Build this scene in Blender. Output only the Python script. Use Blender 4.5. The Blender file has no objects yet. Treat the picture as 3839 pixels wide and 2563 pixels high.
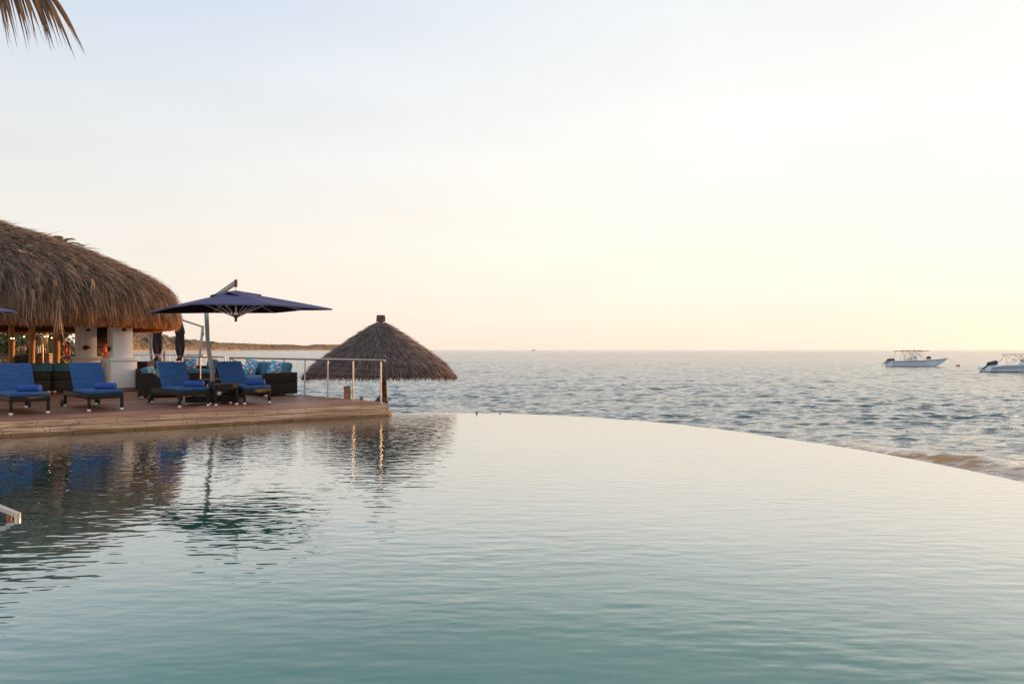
import bpy, bmesh, math, random
import numpy as np
from mathutils import Vector, Matrix
R = math.radians
sc = bpy.context.scene
# ------------------------------------------------------------------ camera, sky, sun, exposure
F = 2559.0                      # focal length in photo pixels (24 mm lens)
EYE = 1.53                      # camera height above the pool water
DK = 0.28                       # top of the deck
SEA = -1.0                      # sea level
cam = bpy.data.cameras.new('camera'); cam.lens = 24.0; cam.sensor_width = 36.0
cam.shift_y = 0.0077; cam.clip_end = 20000; cam.clip_start = 0.05
co = bpy.data.objects.new('camera', cam); sc.collection.objects.link(co)
co.location = (0, 0, EYE); co.rotation_euler = (R(90), 0, 0); sc.camera = co
sc.view_settings.view_transform = 'Standard'; sc.view_settings.look = 'None'
sc.view_settings.exposure = 0.08; sc.view_settings.gamma = 1.0
SUN_AZ, SUN_EL = R(44), R(7)    # to the right of the view, low
sdir = Vector((math.sin(SUN_AZ)*math.cos(SUN_EL), math.cos(SUN_AZ)*math.cos(SUN_EL), math.sin(SUN_EL)))
sl = bpy.data.lights.new('sun', 'SUN'); sl.energy = 5.0; sl.angle = R(0.6); sl.color = (1.0, 0.49, 0.19)
so = bpy.data.objects.new('sun', sl); sc.collection.objects.link(so)
so.rotation_euler = sdir.to_track_quat('Z', 'Y').to_euler()

def lin(c):
    return tuple(((v/255)/12.92 if v/255 <= .04045 else ((v/255+.055)/1.055)**2.4) for v in c) + (1.0,)

w = bpy.data.worlds.new('World'); sc.world = w; w.use_nodes = True
nt = w.node_tree; nt.nodes.clear()
def N(t, **k):
    n = nt.nodes.new(t)
    for a, b in k.items(): setattr(n, a, b)
    return n
L = nt.links.new
tc = N('ShaderNodeTexCoord'); sep = N('ShaderNodeSeparateXYZ'); L(tc.outputs['Generated'], sep.inputs[0])
def ramp(stops, src):
    r = N('ShaderNodeValToRGB'); e = r.color_ramp.elements
    while len(e) < len(stops): e.new(0.5)
    for i, (p, c) in enumerate(stops): e[i].position = p; e[i].color = c
    r.color_ramp.interpolation = 'EASE' if False else 'LINEAR'
    L(src, r.inputs[0]); return r.outputs[0]
def M(op, a, b=None, clamp=False):
    n = N('ShaderNodeMath', operation=op); n.use_clamp = clamp
    for i, v in enumerate((a, b)):
        if v is None: continue
        if isinstance(v, (int, float)): n.inputs[i].default_value = v
        else: L(v, n.inputs[i])
    return n.outputs[0]
z = M('MAXIMUM', sep.outputs[2], 0.0)
away = ramp([(0, lin((241, 222, 206))), (.06, lin((241, 229, 215))), (.12, lin((240, 233, 223))), (.27, lin((226, 230, 231))), (.456, lin((196, 211, 232))), (1, lin((140, 172, 214)))], z)
near = ramp([(0, lin((252, 232, 213))), (.035, lin((254, 237, 217))), (.08, (1.02, .91, .77, 1)), (.15, (1.07, .97, .84, 1)), (.27, (1.0, .965, .90, 1)), (.456, (.87, .90, .90, 1)), (1, lin((165, 190, 222)))], z)
flat = N('ShaderNodeVectorMath', operation='MULTIPLY'); L(tc.outputs['Generated'], flat.inputs[0]); flat.inputs[1].default_value = (1, 1, 0)
nrm = N('ShaderNodeVectorMath', operation='NORMALIZE'); L(flat.outputs[0], nrm.inputs[0])
dt = N('ShaderNodeVectorMath', operation='DOT_PRODUCT'); L(nrm.outputs[0], dt.inputs[0]); dt.inputs[1].default_value = (math.sin(R(50)), math.cos(R(50)), 0)
mr = N('ShaderNodeMapRange', interpolation_type='SMOOTHSTEP'); L(dt.outputs['Value'], mr.inputs[0]); mr.inputs[1].default_value = -.05; mr.inputs[2].default_value = 1.02
mx = N('ShaderNodeMix', data_type='RGBA'); L(mr.outputs[0], mx.inputs[0]); L(away, mx.inputs[6]); L(near, mx.inputs[7])
# glow round the sun, outside the frame
d3 = N('ShaderNodeVectorMath', operation='DOT_PRODUCT'); L(tc.outputs['Generated'], d3.inputs[0]); d3.inputs[1].default_value = sdir
g = M('MULTIPLY', M('POWER', M('MAXIMUM', d3.outputs['Value'], 0.0), 40.0), 0.06)
gl = N('ShaderNodeMix', data_type='RGBA', blend_type='ADD'); L(g, gl.inputs[0]); L(mx.outputs[2], gl.inputs[6]); gl.inputs[7].default_value = (1.0, .72, .38, 1)
sky = N('ShaderNodeTexSky', sky_type='NISHITA'); sky.sun_disc = False; sky.sun_elevation = SUN_EL; sky.sun_rotation = SUN_AZ
wm = N('ShaderNodeMapping'); wm.inputs['Scale'].default_value = (1.2, 1.2, 7.0); wm.inputs['Rotation'].default_value = (R(12), R(-9), R(20)); L(tc.outputs['Generated'], wm.inputs[0])
wn = N('ShaderNodeTexNoise'); wn.inputs['Scale'].default_value = 1.7; wn.inputs['Detail'].default_value = 5; wn.inputs['Distortion'].default_value = .6; L(wm.outputs[0], wn.inputs['Vector'])
wr = N('ShaderNodeMapRange'); L(wn.outputs[0], wr.inputs[0]); wr.inputs[1].default_value = .3; wr.inputs[2].default_value = .75; wr.inputs[3].default_value = .982; wr.inputs[4].default_value = 1.035     # faint high cloud
bk = N('ShaderNodeMapRange'); L(dt.outputs['Value'], bk.inputs[0]); bk.inputs[1].default_value = -.15; bk.inputs[2].default_value = -.8; bk.inputs[3].default_value = 1.0; bk.inputs[4].default_value = 1.75  # sky behind the camera brightened as added fill light
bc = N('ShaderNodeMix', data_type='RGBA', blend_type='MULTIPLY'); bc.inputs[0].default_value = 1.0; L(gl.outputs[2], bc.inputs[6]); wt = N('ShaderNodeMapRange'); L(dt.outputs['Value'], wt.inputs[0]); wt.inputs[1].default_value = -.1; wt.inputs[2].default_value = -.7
wc = N('ShaderNodeMix', data_type='RGBA'); L(wt.outputs[0], wc.inputs[0]); wc.inputs[6].default_value = (1, 1, 1, 1); wc.inputs[7].default_value = (1.06, .97, .86, 1)  # warm tint for the added fill from behind
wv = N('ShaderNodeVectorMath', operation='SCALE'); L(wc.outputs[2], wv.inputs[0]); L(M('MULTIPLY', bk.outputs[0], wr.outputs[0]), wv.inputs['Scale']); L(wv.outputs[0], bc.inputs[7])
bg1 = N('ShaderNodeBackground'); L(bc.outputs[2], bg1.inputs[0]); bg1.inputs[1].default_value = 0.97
bg2 = N('ShaderNodeBackground'); L(sky.outputs[0], bg2.inputs[0]); bg2.inputs[1].default_value = 0.05
SKYMIX = 0.06
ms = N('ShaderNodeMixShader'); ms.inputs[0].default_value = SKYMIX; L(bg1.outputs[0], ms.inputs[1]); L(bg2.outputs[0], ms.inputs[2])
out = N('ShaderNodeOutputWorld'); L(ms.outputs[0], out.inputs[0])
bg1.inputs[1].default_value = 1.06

sc.cycles.max_bounces = 8
rnd = random.Random(7)
# ------------------------------------------------------------------ materials
MATS = {}
def mat(name, col, rough=.7, metal=0.0, var=0.15, vscale=6.0, bump=0.0, bscale=40.0, col2=None, stretch=(1, 1, 1), spec=0.5, wave=None, trans=0.0, coord='Object', attr=None, emit=None):
    if name in MATS: return MATS[name]
    m = bpy.data.materials.new(name); m.use_nodes = True; t = m.node_tree; ns = t.nodes; b = ns['Principled BSDF']; k = t.links.new
    tc = ns.new('ShaderNodeTexCoord'); mp = ns.new('ShaderNodeMapping'); k(tc.outputs[coord], mp.inputs[0]); mp.inputs['Scale'].default_value = stretch
    nz = ns.new('ShaderNodeTexNoise'); nz.inputs['Scale'].default_value = vscale; nz.inputs['Detail'].default_value = 5; k(mp.outputs[0], nz.inputs['Vector'])
    r = ns.new('ShaderNodeValToRGB'); r.color_ramp.elements[0].position = .3; r.color_ramp.elements[1].position = .72
    c = Vector(col[:3]); c2 = Vector((col2 or col)[:3])
    r.color_ramp.elements[0].color = (*[max(0, x*(1-var)) for x in c], 1); r.color_ramp.elements[1].color = (*[x*(1+var) for x in c2], 1)
    if attr:
        at = ns.new('ShaderNodeAttribute'); at.attribute_name = attr; k(at.outputs['Fac'], r.inputs[0])
    else: k(nz.outputs[0], r.inputs[0])
    k(r.outputs[0], b.inputs['Base Color'])
    b.inputs['Roughness'].default_value = rough; b.inputs['Metallic'].default_value = metal; b.inputs['Specular IOR Level'].default_value = spec
    if trans:
        tr = ns.new('ShaderNodeBsdfTranslucent'); k(r.outputs[0], tr.inputs[0]); mxs = ns.new('ShaderNodeMixShader'); mxs.inputs[0].default_value = trans
        k(b.outputs[0], mxs.inputs[1]); k(tr.outputs[0], mxs.inputs[2]); k(mxs.outputs[0], ns['Material Output'].inputs[0])
    if emit: b.inputs['Emission Color'].default_value = emit[:3]+(1,); b.inputs['Emission Strength'].default_value = emit[3]
    if bump or wave:
        bp = ns.new('ShaderNodeBump'); bp.inputs['Strength'].default_value = bump or .5; bp.inputs['Distance'].default_value = .01
        if wave:
            wv = ns.new('ShaderNodeTexWave'); wv.bands_direction = wave[0]; wv.inputs['Scale'].default_value = wave[1]; wv.inputs['Distortion'].default_value = wave[2]; k(tc.outputs[coord], wv.inputs[0])
            k(wv.outputs['Fac'], bp.inputs['Height'])
            mm = ns.new('ShaderNodeMix'); mm.data_type = 'RGBA'; mm.blend_type = 'MULTIPLY'; mm.inputs[0].default_value = wave[3] if len(wave) > 3 else .5
            k(r.outputs[0], mm.inputs[6]); k(wv.outputs['Color'], mm.inputs[7]); k(mm.outputs[2], b.inputs['Base Color'])
        else:
            n2 = ns.new('ShaderNodeTexNoise'); n2.inputs['Scale'].default_value = bscale; n2.inputs['Detail'].default_value = 4; k(mp.outputs[0], n2.inputs['Vector']); k(n2.outputs[0], bp.inputs['Height'])
        k(bp.outputs[0], b.inputs['Normal'])
    MATS[name] = m; return m
wicker = mat('dark_wicker', (.036, .023, .016), .6, var=.3, vscale=30, spec=.3, bump=.8, wave=('X', 22, .4, .6))
blue = mat('blue_canvas', (.014, .064, .185), .85, var=.22, vscale=5, bump=.35, bscale=25, stretch=(1, 4, 4))
towel_m = mat('blue_terry', (.018, .07, .29), .95, var=.25, vscale=30, bump=1, bscale=140)
teal = mat('teal_canvas', (.055, .155, .215), .85, var=.2, vscale=6, bump=.3, bscale=20, spec=.3)
navy = mat('navy_canvas', (.072, .066, .138), .8, var=.12, vscale=3, bump=.2, bscale=12, spec=.3)
navyd = mat('dark_canvas', (.022, .017, .022), .85, var=.2, vscale=6, bump=.5, bscale=14, spec=.3)
alu = mat('grey_aluminium', (.40, .36, .34), .42, .35, var=.06)
steel = mat('brushed_steel', (.50, .44, .38), .34, 1.0, var=.06, vscale=20)
chrome = mat('foot_cap', (.75, .75, .74), .3, .3, var=.05)
plast = mat('dark_plastic', (.025, .02, .02), .45, var=.2)
rubber = mat('black_rubber', (.015, .014, .014), .6, var=.2)
stucco = mat('white_stucco', (.72, .68, .66), .85, var=.04, vscale=3, bump=.15, bscale=60)
skirt = mat('brown_skirting', (.22, .12, .08), .6, var=.2, vscale=8, stretch=(1, 1, 8))
log = mat('log_wood', (.42, .21, .07), .65, var=.35, vscale=5, bump=.4, bscale=14, stretch=(1, 1, .15))
woodd = mat('dark_wood', (.07, .032, .018), .45, var=.3, vscale=6, stretch=(1, 6, 6))
woodo = mat('orange_wood', (.30, .10, .035), .5, var=.3, vscale=8)
cream = mat('cream_boards', (.42, .32, .22), .7, var=.12, vscale=3, stretch=(1, 1, 8), wave=('Z', 2.4, .1, .35))
concrete = mat('weathered_concrete', (.045, .035, .028), .95, spec=.1, var=.5, vscale=9, bump=.7, bscale=30)
stone = mat('river_stone', (.30, .235, .17), .8, var=.35, vscale=4, bump=.5, bscale=25)
copper = mat('copper', (.75, .36, .18), .25, 1.0, var=.1)
ringm = mat('orange_ring', (.75, .10, .02), .5, var=.1)
gel = mat('white_gelcoat', (.62, .66, .72), .25, var=.04, spec=.6)
gel2 = mat('dark_hull', (.10, .035, .02), .5, var=.2)
brown_c = mat('brown_canvas', (.16, .065, .02), .8, var=.15)
blackg = mat('black_gloss', (.02, .018, .018), .25, var=.1)
glass_b = mat('bottle_glass', (.55, .20, .04), .08, var=.3, vscale=15)
glass_g = mat('green_bottle', (.08, .14, .05), .08, var=.3, vscale=15)
glass_c = mat('pale_bottle', (.6, .5, .36), .08, var=.2, vscale=15)
planter = mat('terracotta', (.42, .20, .11), .8, var=.15)
green = mat('leaf_green', (.13, .13, .035), .55, var=.5, vscale=5, trans=.35)
coral = mat('dark_coral', (.06, .022, .02), .7, var=.4, vscale=30)
yel = mat('sunlit_table_wood', (.45, .27, .09), .5, var=.15)
sand = mat('sand', (.42, .33, .22), .9, var=.12, vscale=1.5, bump=.4, bscale=8)
silt = None

def floral():
    m = bpy.data.materials.new('floral_print'); m.use_nodes = True; t = m.node_tree; ns = t.nodes; b = ns['Principled BSDF']; k = t.links.new
    tc = ns.new('ShaderNodeTexCoord'); n = ns.new('ShaderNodeTexNoise'); n.inputs['Scale'].default_value = 9; n.inputs['Detail'].default_value = 1; k(tc.outputs['Object'], n.inputs['Vector'])
    r = ns.new('ShaderNodeValToRGB'); r.color_ramp.interpolation = 'CONSTANT'; e = r.color_ramp.elements
    st = [(0, (.55, .66, .74, 1)), (.40, (.03, .22, .42, 1)), (.46, (.08, .42, .62, 1)), (.56, (.10, .02, .03, 1)), (.60, (.55, .16, .09, 1)), (.66, (.5, .6, .66, 1))]
    while len(e) < len(st): e.new(.5)
    for i, (p, c) in enumerate(st): e[i].position = p; e[i].color = c
    k(n.outputs[0], r.inputs[0]); k(r.outputs[0], b.inputs['Base Color']); b.inputs['Roughness'].default_value = .85; return m
floral_m = floral()

# ------------------------------------------------------------------ helpers
def link(o): sc.collection.objects.link(o); return o
def obj(name, bm, m, parent=None, smooth=True):
    me = bpy.data.meshes.new(name); bmesh.ops.recalc_face_normals(bm, faces=bm.faces); bm.to_mesh(me); bm.free(); me.materials.append(m)
    if smooth:
        me.polygons.foreach_set('use_smooth', [True]*len(me.polygons)); me.set_sharp_from_angle(angle=R(38))
    o = link(bpy.data.objects.new(name, me)); o.parent = parent; return o
def tag(o, label=None, cat=None, group=None, kind=None):
    if label: o['label'] = label
    if cat: o['category'] = cat
    if group: o['group'] = group
    if kind: o['kind'] = kind
    return o
def thing(name, label, cat, loc=(0, 0, 0), rz=0, group=None):
    o = link(bpy.data.objects.new(name, None)); o.location = loc; o.rotation_euler = (0, 0, rz); o.empty_display_size = .2
    return tag(o, label, cat, group)
def copytree(o, parent=None):
    c = o.copy(); link(c); c.parent = parent
    for ch in list(o.children): copytree(ch, c)
    return c
def dup(o, loc, rz, label, group=None):
    c = copytree(o); c.location = loc; c.rotation_euler = (0, 0, rz); c['label'] = label
    if group: c['group'] = group
    return c
B = bmesh.new
def box(bm, c, s, rot=None, bev=0.0, seg=2):
    v = bmesh.ops.create_cube(bm, size=1.0)['verts']
    for q in v: q.co = Vector((q.co.x*s[0], q.co.y*s[1], q.co.z*s[2]))
    if bev:
        es = list({e for q in v for e in q.link_edges})
        r = bmesh.ops.bevel(bm, geom=es, offset=min(bev, .49*min(s)), segments=seg, profile=.5, affect='EDGES'); v = list({q for f in r['faces'] for q in f.verts} | {q for q in v if q.is_valid})
    m = Matrix.Translation(Vector(c)) @ (rot.to_4x4() if rot else Matrix.Identity(4))
    bmesh.ops.transform(bm, matrix=m, verts=v); return bm
def bx(c, s, rot=None, bev=0.0, seg=2): return box(B(), c, s, rot, bev, seg)
def tube(bm, pts, r, n=8, r2=None):
    pts = [Vector(p) for p in pts]; rings = []
    up = Vector((0, 0, 1))
    for i, p in enumerate(pts):
        d = (pts[min(i+1, len(pts)-1)] - pts[max(i-1, 0)]).normalized()
        a = d.cross(up if abs(d.z) < .95 else Vector((1, 0, 0))).normalized(); b = d.cross(a)
        rr = r if r2 is None else r + (r2-r)*i/(len(pts)-1)
        if isinstance(r, (list, tuple)): rr = r[i]
        rings.append([bm.verts.new(p + a*math.cos(2*math.pi*j/n)*rr + b*math.sin(2*math.pi*j/n)*rr) for j in range(n)])
    for i in range(len(rings)-1):
        for j in range(n): bm.faces.new((rings[i][j], rings[i][(j+1) % n], rings[i+1][(j+1) % n], rings[i+1][j]))
    bm.faces.new(rings[0]); bm.faces.new(rings[-1]); return bm
def lathe(bm, prof, c=(0, 0, 0), n=20, mat4=None):
    rings = []; m = mat4 or Matrix.Identity(4)
    for r, zz in prof:
        if r < 1e-5: rings.append([bm.verts.new(m @ Vector((c[0], c[1], c[2]+zz)))])
        else: rings.append([bm.verts.new(m @ Vector((c[0]+r*math.cos(2*math.pi*j/n), c[1]+r*math.sin(2*math.pi*j/n), c[2]+zz))) for j in range(n)])
    for i in range(len(rings)-1):
        a, b = rings[i], rings[i+1]
        for j in range(n):
            f = [a[j % len(a)], a[(j+1) % len(a)], b[(j+1) % len(b)], b[j % len(b)]]
            f2 = []
            for q in f:
                if q not in f2: f2.append(q)
            if len(f2) > 2: bm.faces.new(f2)
    for e in (rings[0], rings[-1]):
        if len(e) > 2: bm.faces.new(e)
    return bm
def prism(bm, poly, z0, z1):
    a = [bm.verts.new((x, y, z0)) for x, y in poly]; b = [bm.verts.new((x, y, z1)) for x, y in poly]; n = len(poly)
    bm.faces.new(a); bm.faces.new(b)
    for i in range(n): bm.faces.new((a[i], a[(i+1) % n], b[(i+1) % n], b[i]))
    return bm
def npmesh(name, V, Fq, m, parent=None, attr=None, smooth=False):
    me = bpy.data.meshes.new(name); V = np.asarray(V, np.float32); Fq = np.asarray(Fq, np.int32); k = Fq.shape[1]
    me.vertices.add(len(V)); me.vertices.foreach_set('co', V.ravel()); me.loops.add(Fq.size); me.loops.foreach_set('vertex_index', Fq.ravel())
    me.polygons.add(len(Fq)); me.polygons.foreach_set('loop_start', np.arange(0, Fq.size, k, dtype=np.int32)); me.polygons.foreach_set('loop_total', np.full(len(Fq), k, np.int32))
    if smooth: me.polygons.foreach_set('use_smooth', np.ones(len(Fq), bool))
    me.update(calc_edges=True)
    for an, av in (attr or {}).items():
        A_ = me.attributes.new(an, 'FLOAT', 'POINT'); A_.data.foreach_set('value', np.asarray(av, np.float32))
    for mm in (m if isinstance(m, list) else [m]): me.materials.append(mm)
    o = link(bpy.data.objects.new(name, me)); o.parent = parent; return o
def atx(px, y): return (px-1919.5)/F*y          # world x of a photo column at depth y
A0 = R(33.1)                                    # direction of the deck's pool edge
ea = Vector((math.cos(A0), math.sin(A0), 0)); eb = Vector((-math.sin(A0), math.cos(A0), 0))

# ------------------------------------------------------------------ water: pool
def water_mat(name, col, kind):
    m = bpy.data.materials.new(name); m.use_nodes = True; t = m.node_tree; ns = t.nodes; b = ns['Principled BSDF']; k = t.links.new
    b.inputs['Base Color'].default_value = (*col, 1); b.inputs['Roughness'].default_value = .03 if kind == 'pool' else .08; b.inputs['IOR'].default_value = 1.333
    tc = ns.new('ShaderNodeTexCoord')
    def noise(sx, sy, rot, detail=2.0, rough=.5):
        mp = ns.new('ShaderNodeMapping'); mp.inputs['Scale'].default_value = (sx, sy, 1); mp.inputs['Rotation'].default_value = (0, 0, R(rot)); k(tc.outputs['Object'], mp.inputs[0])
        n = ns.new('ShaderNodeTexNoise'); n.inputs['Scale'].default_value = 1; n.inputs['Detail'].default_value = detail; n.inputs['Roughness'].default_value = rough; k(mp.outputs[0], n.inputs['Vector']); return n.outputs[0]
    def mth(op, a, bb):
        q = ns.new('ShaderNodeMath'); q.operation = op
        for i, v in enumerate((a, bb)):
            if isinstance(v, (int, float)): q.inputs[i].default_value = v
            else: k(v, q.inputs[i])
        return q.outputs[0]
    bp = ns.new('ShaderNodeBump'); bp.inputs['Strength'].default_value = 1.0; bp.inputs['Distance'].default_value = 1.0
    if kind == 'pool':
        a = noise(2.2, 7.0, 8, 1.5); c = noise(4.2, 10.5, -24, 1.0); d = noise(8, 15, 5, 1.0); e = noise(.35, .5, 20, 1.0)
        amp = ns.new('ShaderNodeMapRange'); k(e, amp.inputs[0]); amp.inputs[1].default_value = .35; amp.inputs[2].default_value = .65; amp.inputs[3].default_value = .45; amp.inputs[4].default_value = 1.15
        h = mth('ADD', mth('MULTIPLY', a, .0062), mth('ADD', mth('MULTIPLY', c, .0038), mth('MULTIPLY', d, .0008)))
        h = mth('MULTIPLY', h, amp.outputs[0])
        sx = ns.new('ShaderNodeSeparateXYZ'); k(tc.outputs['Object'], sx.inputs[0])     # air ruffles the water in front of the deck
        ry = ns.new('ShaderNodeMapRange'); k(sx.outputs[1], ry.inputs[0]); ry.inputs[1].default_value = 5.5; ry.inputs[2].default_value = 11
        rx = ns.new('ShaderNodeMapRange'); k(sx.outputs[0], rx.inputs[0]); rx.inputs[1].default_value = 1.0; rx.inputs[2].default_value = -2.5
        f_ = noise(5, 9, -12, 2.0); h = mth('ADD', h, mth('MULTIPLY', mth('MULTIPLY', ry.outputs[0], rx.outputs[0]), mth('MULTIPLY', f_, .0075)))
        # pool floor showing through: paler over the shallow ledge
        nb = noise(.5, .8, 30, 3); r = ns.new('ShaderNodeValToRGB'); r.color_ramp.elements[0].color = (*[v*.85 for v in col], 1); r.color_ramp.elements[1].color = (*[v*1.15 for v in col], 1); k(nb, r.inputs[0]); k(r.outputs[0], b.inputs['Base Color'])
    else:
        a = noise(1.0, 2.4, 10, 4, .6); c = noise(4.5, 9, -15, 3, .6)
        a2 = noise(.30, .75, 14, 3, .6); a3 = noise(.07, .24, 6, 4, .65); h = mth('ADD', mth('ADD', mth('MULTIPLY', a3, .75), mth('MULTIPLY', a2, .22)), mth('ADD', mth('MULTIPLY', a, .12), mth('MULTIPLY', c, .018)))
        at = ns.new('ShaderNodeAttribute'); at.attribute_name = 'silt'; af = ns.new('ShaderNodeAttribute'); af.attribute_name = 'foam'
        ar = ns.new('ShaderNodeAttribute'); ar.attribute_name = 'calm'
        h = mth('MULTIPLY', h, ar.outputs['Fac'])
        m1 = ns.new('ShaderNodeMix'); m1.data_type = 'RGBA'; m1.inputs[6].default_value = (*col, 1); m1.inputs[7].default_value = (.40, .22, .10, 1); k(at.outputs['Fac'], m1.inputs[0])
        fn = noise(6, 14, 30, 5, .7); fr = ns.new('ShaderNodeMapRange'); k(fn, fr.inputs[0]); fr.inputs[1].default_value = .42; fr.inputs[2].default_value = .6
        ff = mth('MULTIPLY', fr.outputs[0], af.outputs['Fac'])
        m2 = ns.new('ShaderNodeMix'); m2.data_type = 'RGBA'; k(m1.outputs[2], m2.inputs[6]); m2.inputs[7].default_value = (.75, .77, .85, 1); k(ff, m2.inputs[0]); k(m2.outputs[2], b.inputs['Base Color'])
        rg = mth('ADD', mth('MULTIPLY', ff, .5), mth('ADD', mth('MULTIPLY', at.outputs['Fac'], .1), .08)); k(rg, b.inputs['Roughness'])
    k(h, bp.inputs['Height']); k(bp.outputs[0], b.inputs['Normal'])
    b.inputs['Specular IOR Level'].default_value = 0.0
    gl_ = ns.new('ShaderNodeBsdfGlossy'); gl_.inputs['Roughness'].default_value = .03 if kind == 'pool' else .09; k(bp.outputs[0], gl_.inputs['Normal'])
    lw = ns.new('ShaderNodeLayerWeight'); lw.inputs['Blend'].default_value = .5; k(bp.outputs[0], lw.inputs['Normal'])
    cr = ns.new('ShaderNodeValToRGB'); e_ = cr.color_ramp.elements
    st = [(0, .03), (.4, .07), (.56, .15), (.61, .21), (.66, .37), (.70, .51), (.775, .75), (.86, .90), (.93, .98), (1, 1)] if kind == 'pool' else [(0, .03), (.4, .06), (.56, .12), (.66, .32), (.75, .56), (.82, .78), (.9, .94), (1, 1)]
    while len(e_) < len(st): e_.new(.5)
    for i, (p_, v_) in enumerate(st): e_[i].position = p_; e_[i].color = (v_, v_, v_, 1)
    k(lw.outputs['Facing'], cr.inputs[0]); mxs = ns.new('ShaderNodeMixShader'); k(b.outputs[0], mxs.inputs[1]); k(gl_.outputs[0], mxs.inputs[2]); k(mxs.outputs[0], ns['Material Output'].inputs[0])
    if kind == 'pool': k(cr.outputs[0], mxs.inputs[0])
    else: k(mth('MULTIPLY', cr.outputs[0], mth('SUBTRACT', 1.0, mth('MULTIPLY', ff, .8))), mxs.inputs[0]); 
    return m
edge = [(-2.93, 16.5), (-1.6, 16.58), (-.05, 16.45), (1.27, 15.85), (3.02, 14.6), (4.15, 13.0), (4.85, 11.48), (5.34, 10.5), (5.64, 9.46), (5.82, 8.64), (5.93, 7.86), (5.95, 6.8), (5.8, 5.2), (5.4, 3.2), (4.6, 1.2), (3.4, -.6)]
def smooth(p, it=2):
    for _ in range(it):
        q = [p[0]]
        for i in range(len(p)-1):
            a, b = p[i], p[i+1]; q += [(.75*a[0]+.25*b[0], .75*a[1]+.25*b[1]), (.25*a[0]+.75*b[0], .25*a[1]+.75*b[1])]
        p = q + [p[-1]]
    return p
edge = smooth(edge)
# front edge of the deck, slightly bent at its left end
front = [(-2.86, 15.91), (-7.9, 12.62), (-9.3, 11.83), (-10.6, 11.25), (-14.5, 9.75), (-19, 8.3)]
bank = [(-10.8, 11.3), (-7.6, 7.6), (-6.6, 5.5), (-5.8, 2.8), (-5.2, 0.0), (-3.6, -1.6), (3.4, -.6)]
pool = bank[::-1][1:-1] + [(-11.2, 11.3), (-7.9, 12.8), (-2.93, 16.05)] + edge[:-1]
bm = B(); bm.faces.new([bm.verts.new((x, y, 0)) for x, y in pool])
pool_w = obj('pool_water', bm, water_mat('pool_water', (.044, .168, .140), 'pool'), smooth=False); tag(pool_w, kind='structure')
bm = B()   # wall of the infinity edge, its lip just under the film of water
for i in range(len(edge)-1):
    (x0, y0), (x1, y1) = edge[i], edge[i+1]; c = Vector(((x0+x1)/2-.0, (y0+y1)/2, -.0)); d = Vector((x1-x0, y1-y0, 0)); n = Vector((d.y, -d.x, 0)).normalized()
    a = Vector((x0, y0, 0)); b2 = Vector((x1, y1, 0))
    q = [bm.verts.new(a+Vector((0, 0, -.004))), bm.verts.new(b2+Vector((0, 0, -.004))), bm.verts.new(b2-n*.03+Vector((0, 0, -.03))), bm.verts.new(a-n*.03+Vector((0, 0, -.03))), bm.verts.new(b2-n*.03+Vector((0, 0, -1.8))), bm.verts.new(a-n*.03+Vector((0, 0, -1.8)))]
    bm.faces.new(q[:4]); bm.faces.new((q[3], q[2], q[4], q[5]))
tag(obj('pool_wall', bm, mat('wet_wall', (.16, .12, .085), .25, var=.3)), kind='structure')
tr = prism(B(), bank + [(3.4, -9), (-30, -9), (-30, 8), (-19, 8.3), (-14.5, 9.75)], -.5, .12)
tag(obj('terrace', tr, mat('terrace_stone', (.30, .25, .2), .8, var=.15, vscale=2), smooth=False), kind='structure')

# ------------------------------------------------------------------ water: sea
rng = np.random.default_rng(11)
nr, nc = 1150, 900
rr = np.concatenate([5.5*np.exp(np.linspace(0, 1, 950)*math.log(150/5.5)), 150*np.exp(np.linspace(0, 1, 201)[1:]*math.log(9000/150))]); th = np.radians(np.linspace(-68, 72, nc))
RR, TH = np.meshgrid(rr, th, indexing='ij'); X = RR*np.sin(TH); Y = RR*np.cos(TH); Z = np.zeros_like(X); DX = np.zeros_like(X); DY = np.zeros_like(X)
sp = np.gradient(rr)[:, None]*np.ones((1, nc))
for i in range(90):
    lam = .42*(11/.42)**(rng.random()**1.2); ang = rng.normal(R(-100), .55); k_ = 2*math.pi/lam
    am = .0066*lam**.5*rng.uniform(.6, 1.2)*(.15 if lam > 4.5 else .42 if lam > 2.2 else 1); ph = rng.uniform(0, 6.28)
    cx, sy = math.cos(ang), math.sin(ang)
    fade = np.clip((lam/sp-2.0)/2.0, 0, 1); p = k_*(X*cx+Y*sy)+ph + 1.2*np.sin(X*.05*cx-Y*.04+ph)
    Z += fade*am*np.sin(p); DX += fade*am*.75*cx*np.cos(p); DY += fade*am*.75*sy*np.cos(p)
grp = .85+.2*np.sin(X*.16+1.1*np.sin(Y*.07))*np.sin(Y*.13+X*.05)
dpool = np.clip((RR-10)/16, .45, 1); Z *= grp*dpool; 
# the brown silty wave washing along the pool wall
wl = np.array([(6.6, 20.5), (7.9, 18.6), (8.9, 17.1), (9.7, 15.4), (10.35, 14.0), (10.9, 12.6), (11.2, 11.0), (11.2, 8.5)])
def dline(X, Y, P):
    best = np.full(X.shape, 1e9); sgn = np.zeros(X.shape); tt = np.zeros(X.shape)
    for i in range(len(P)-1):
        a, b = P[i], P[i+1]; d = b-a; l = np.hypot(*d); u = np.clip(((X-a[0])*d[0]+(Y-a[1])*d[1])/l**2, 0, 1)
        qx, qy = X-(a[0]+u*d[0]), Y-(a[1]+u*d[1]); D = np.hypot(qx, qy); s = np.sign(qx*(-d[1])+qy*d[0]); m = D < best
        best[m] = D[m]; sgn[m] = s[m]; tt[m] = (i+u[m])/(len(P)-1)
    return best*sgn, tt
wob = .12*np.sin(Y*2.3+X)+.08*np.sin(Y*5.1-X*2)+.05*np.sin(Y*11+X*3)
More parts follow.
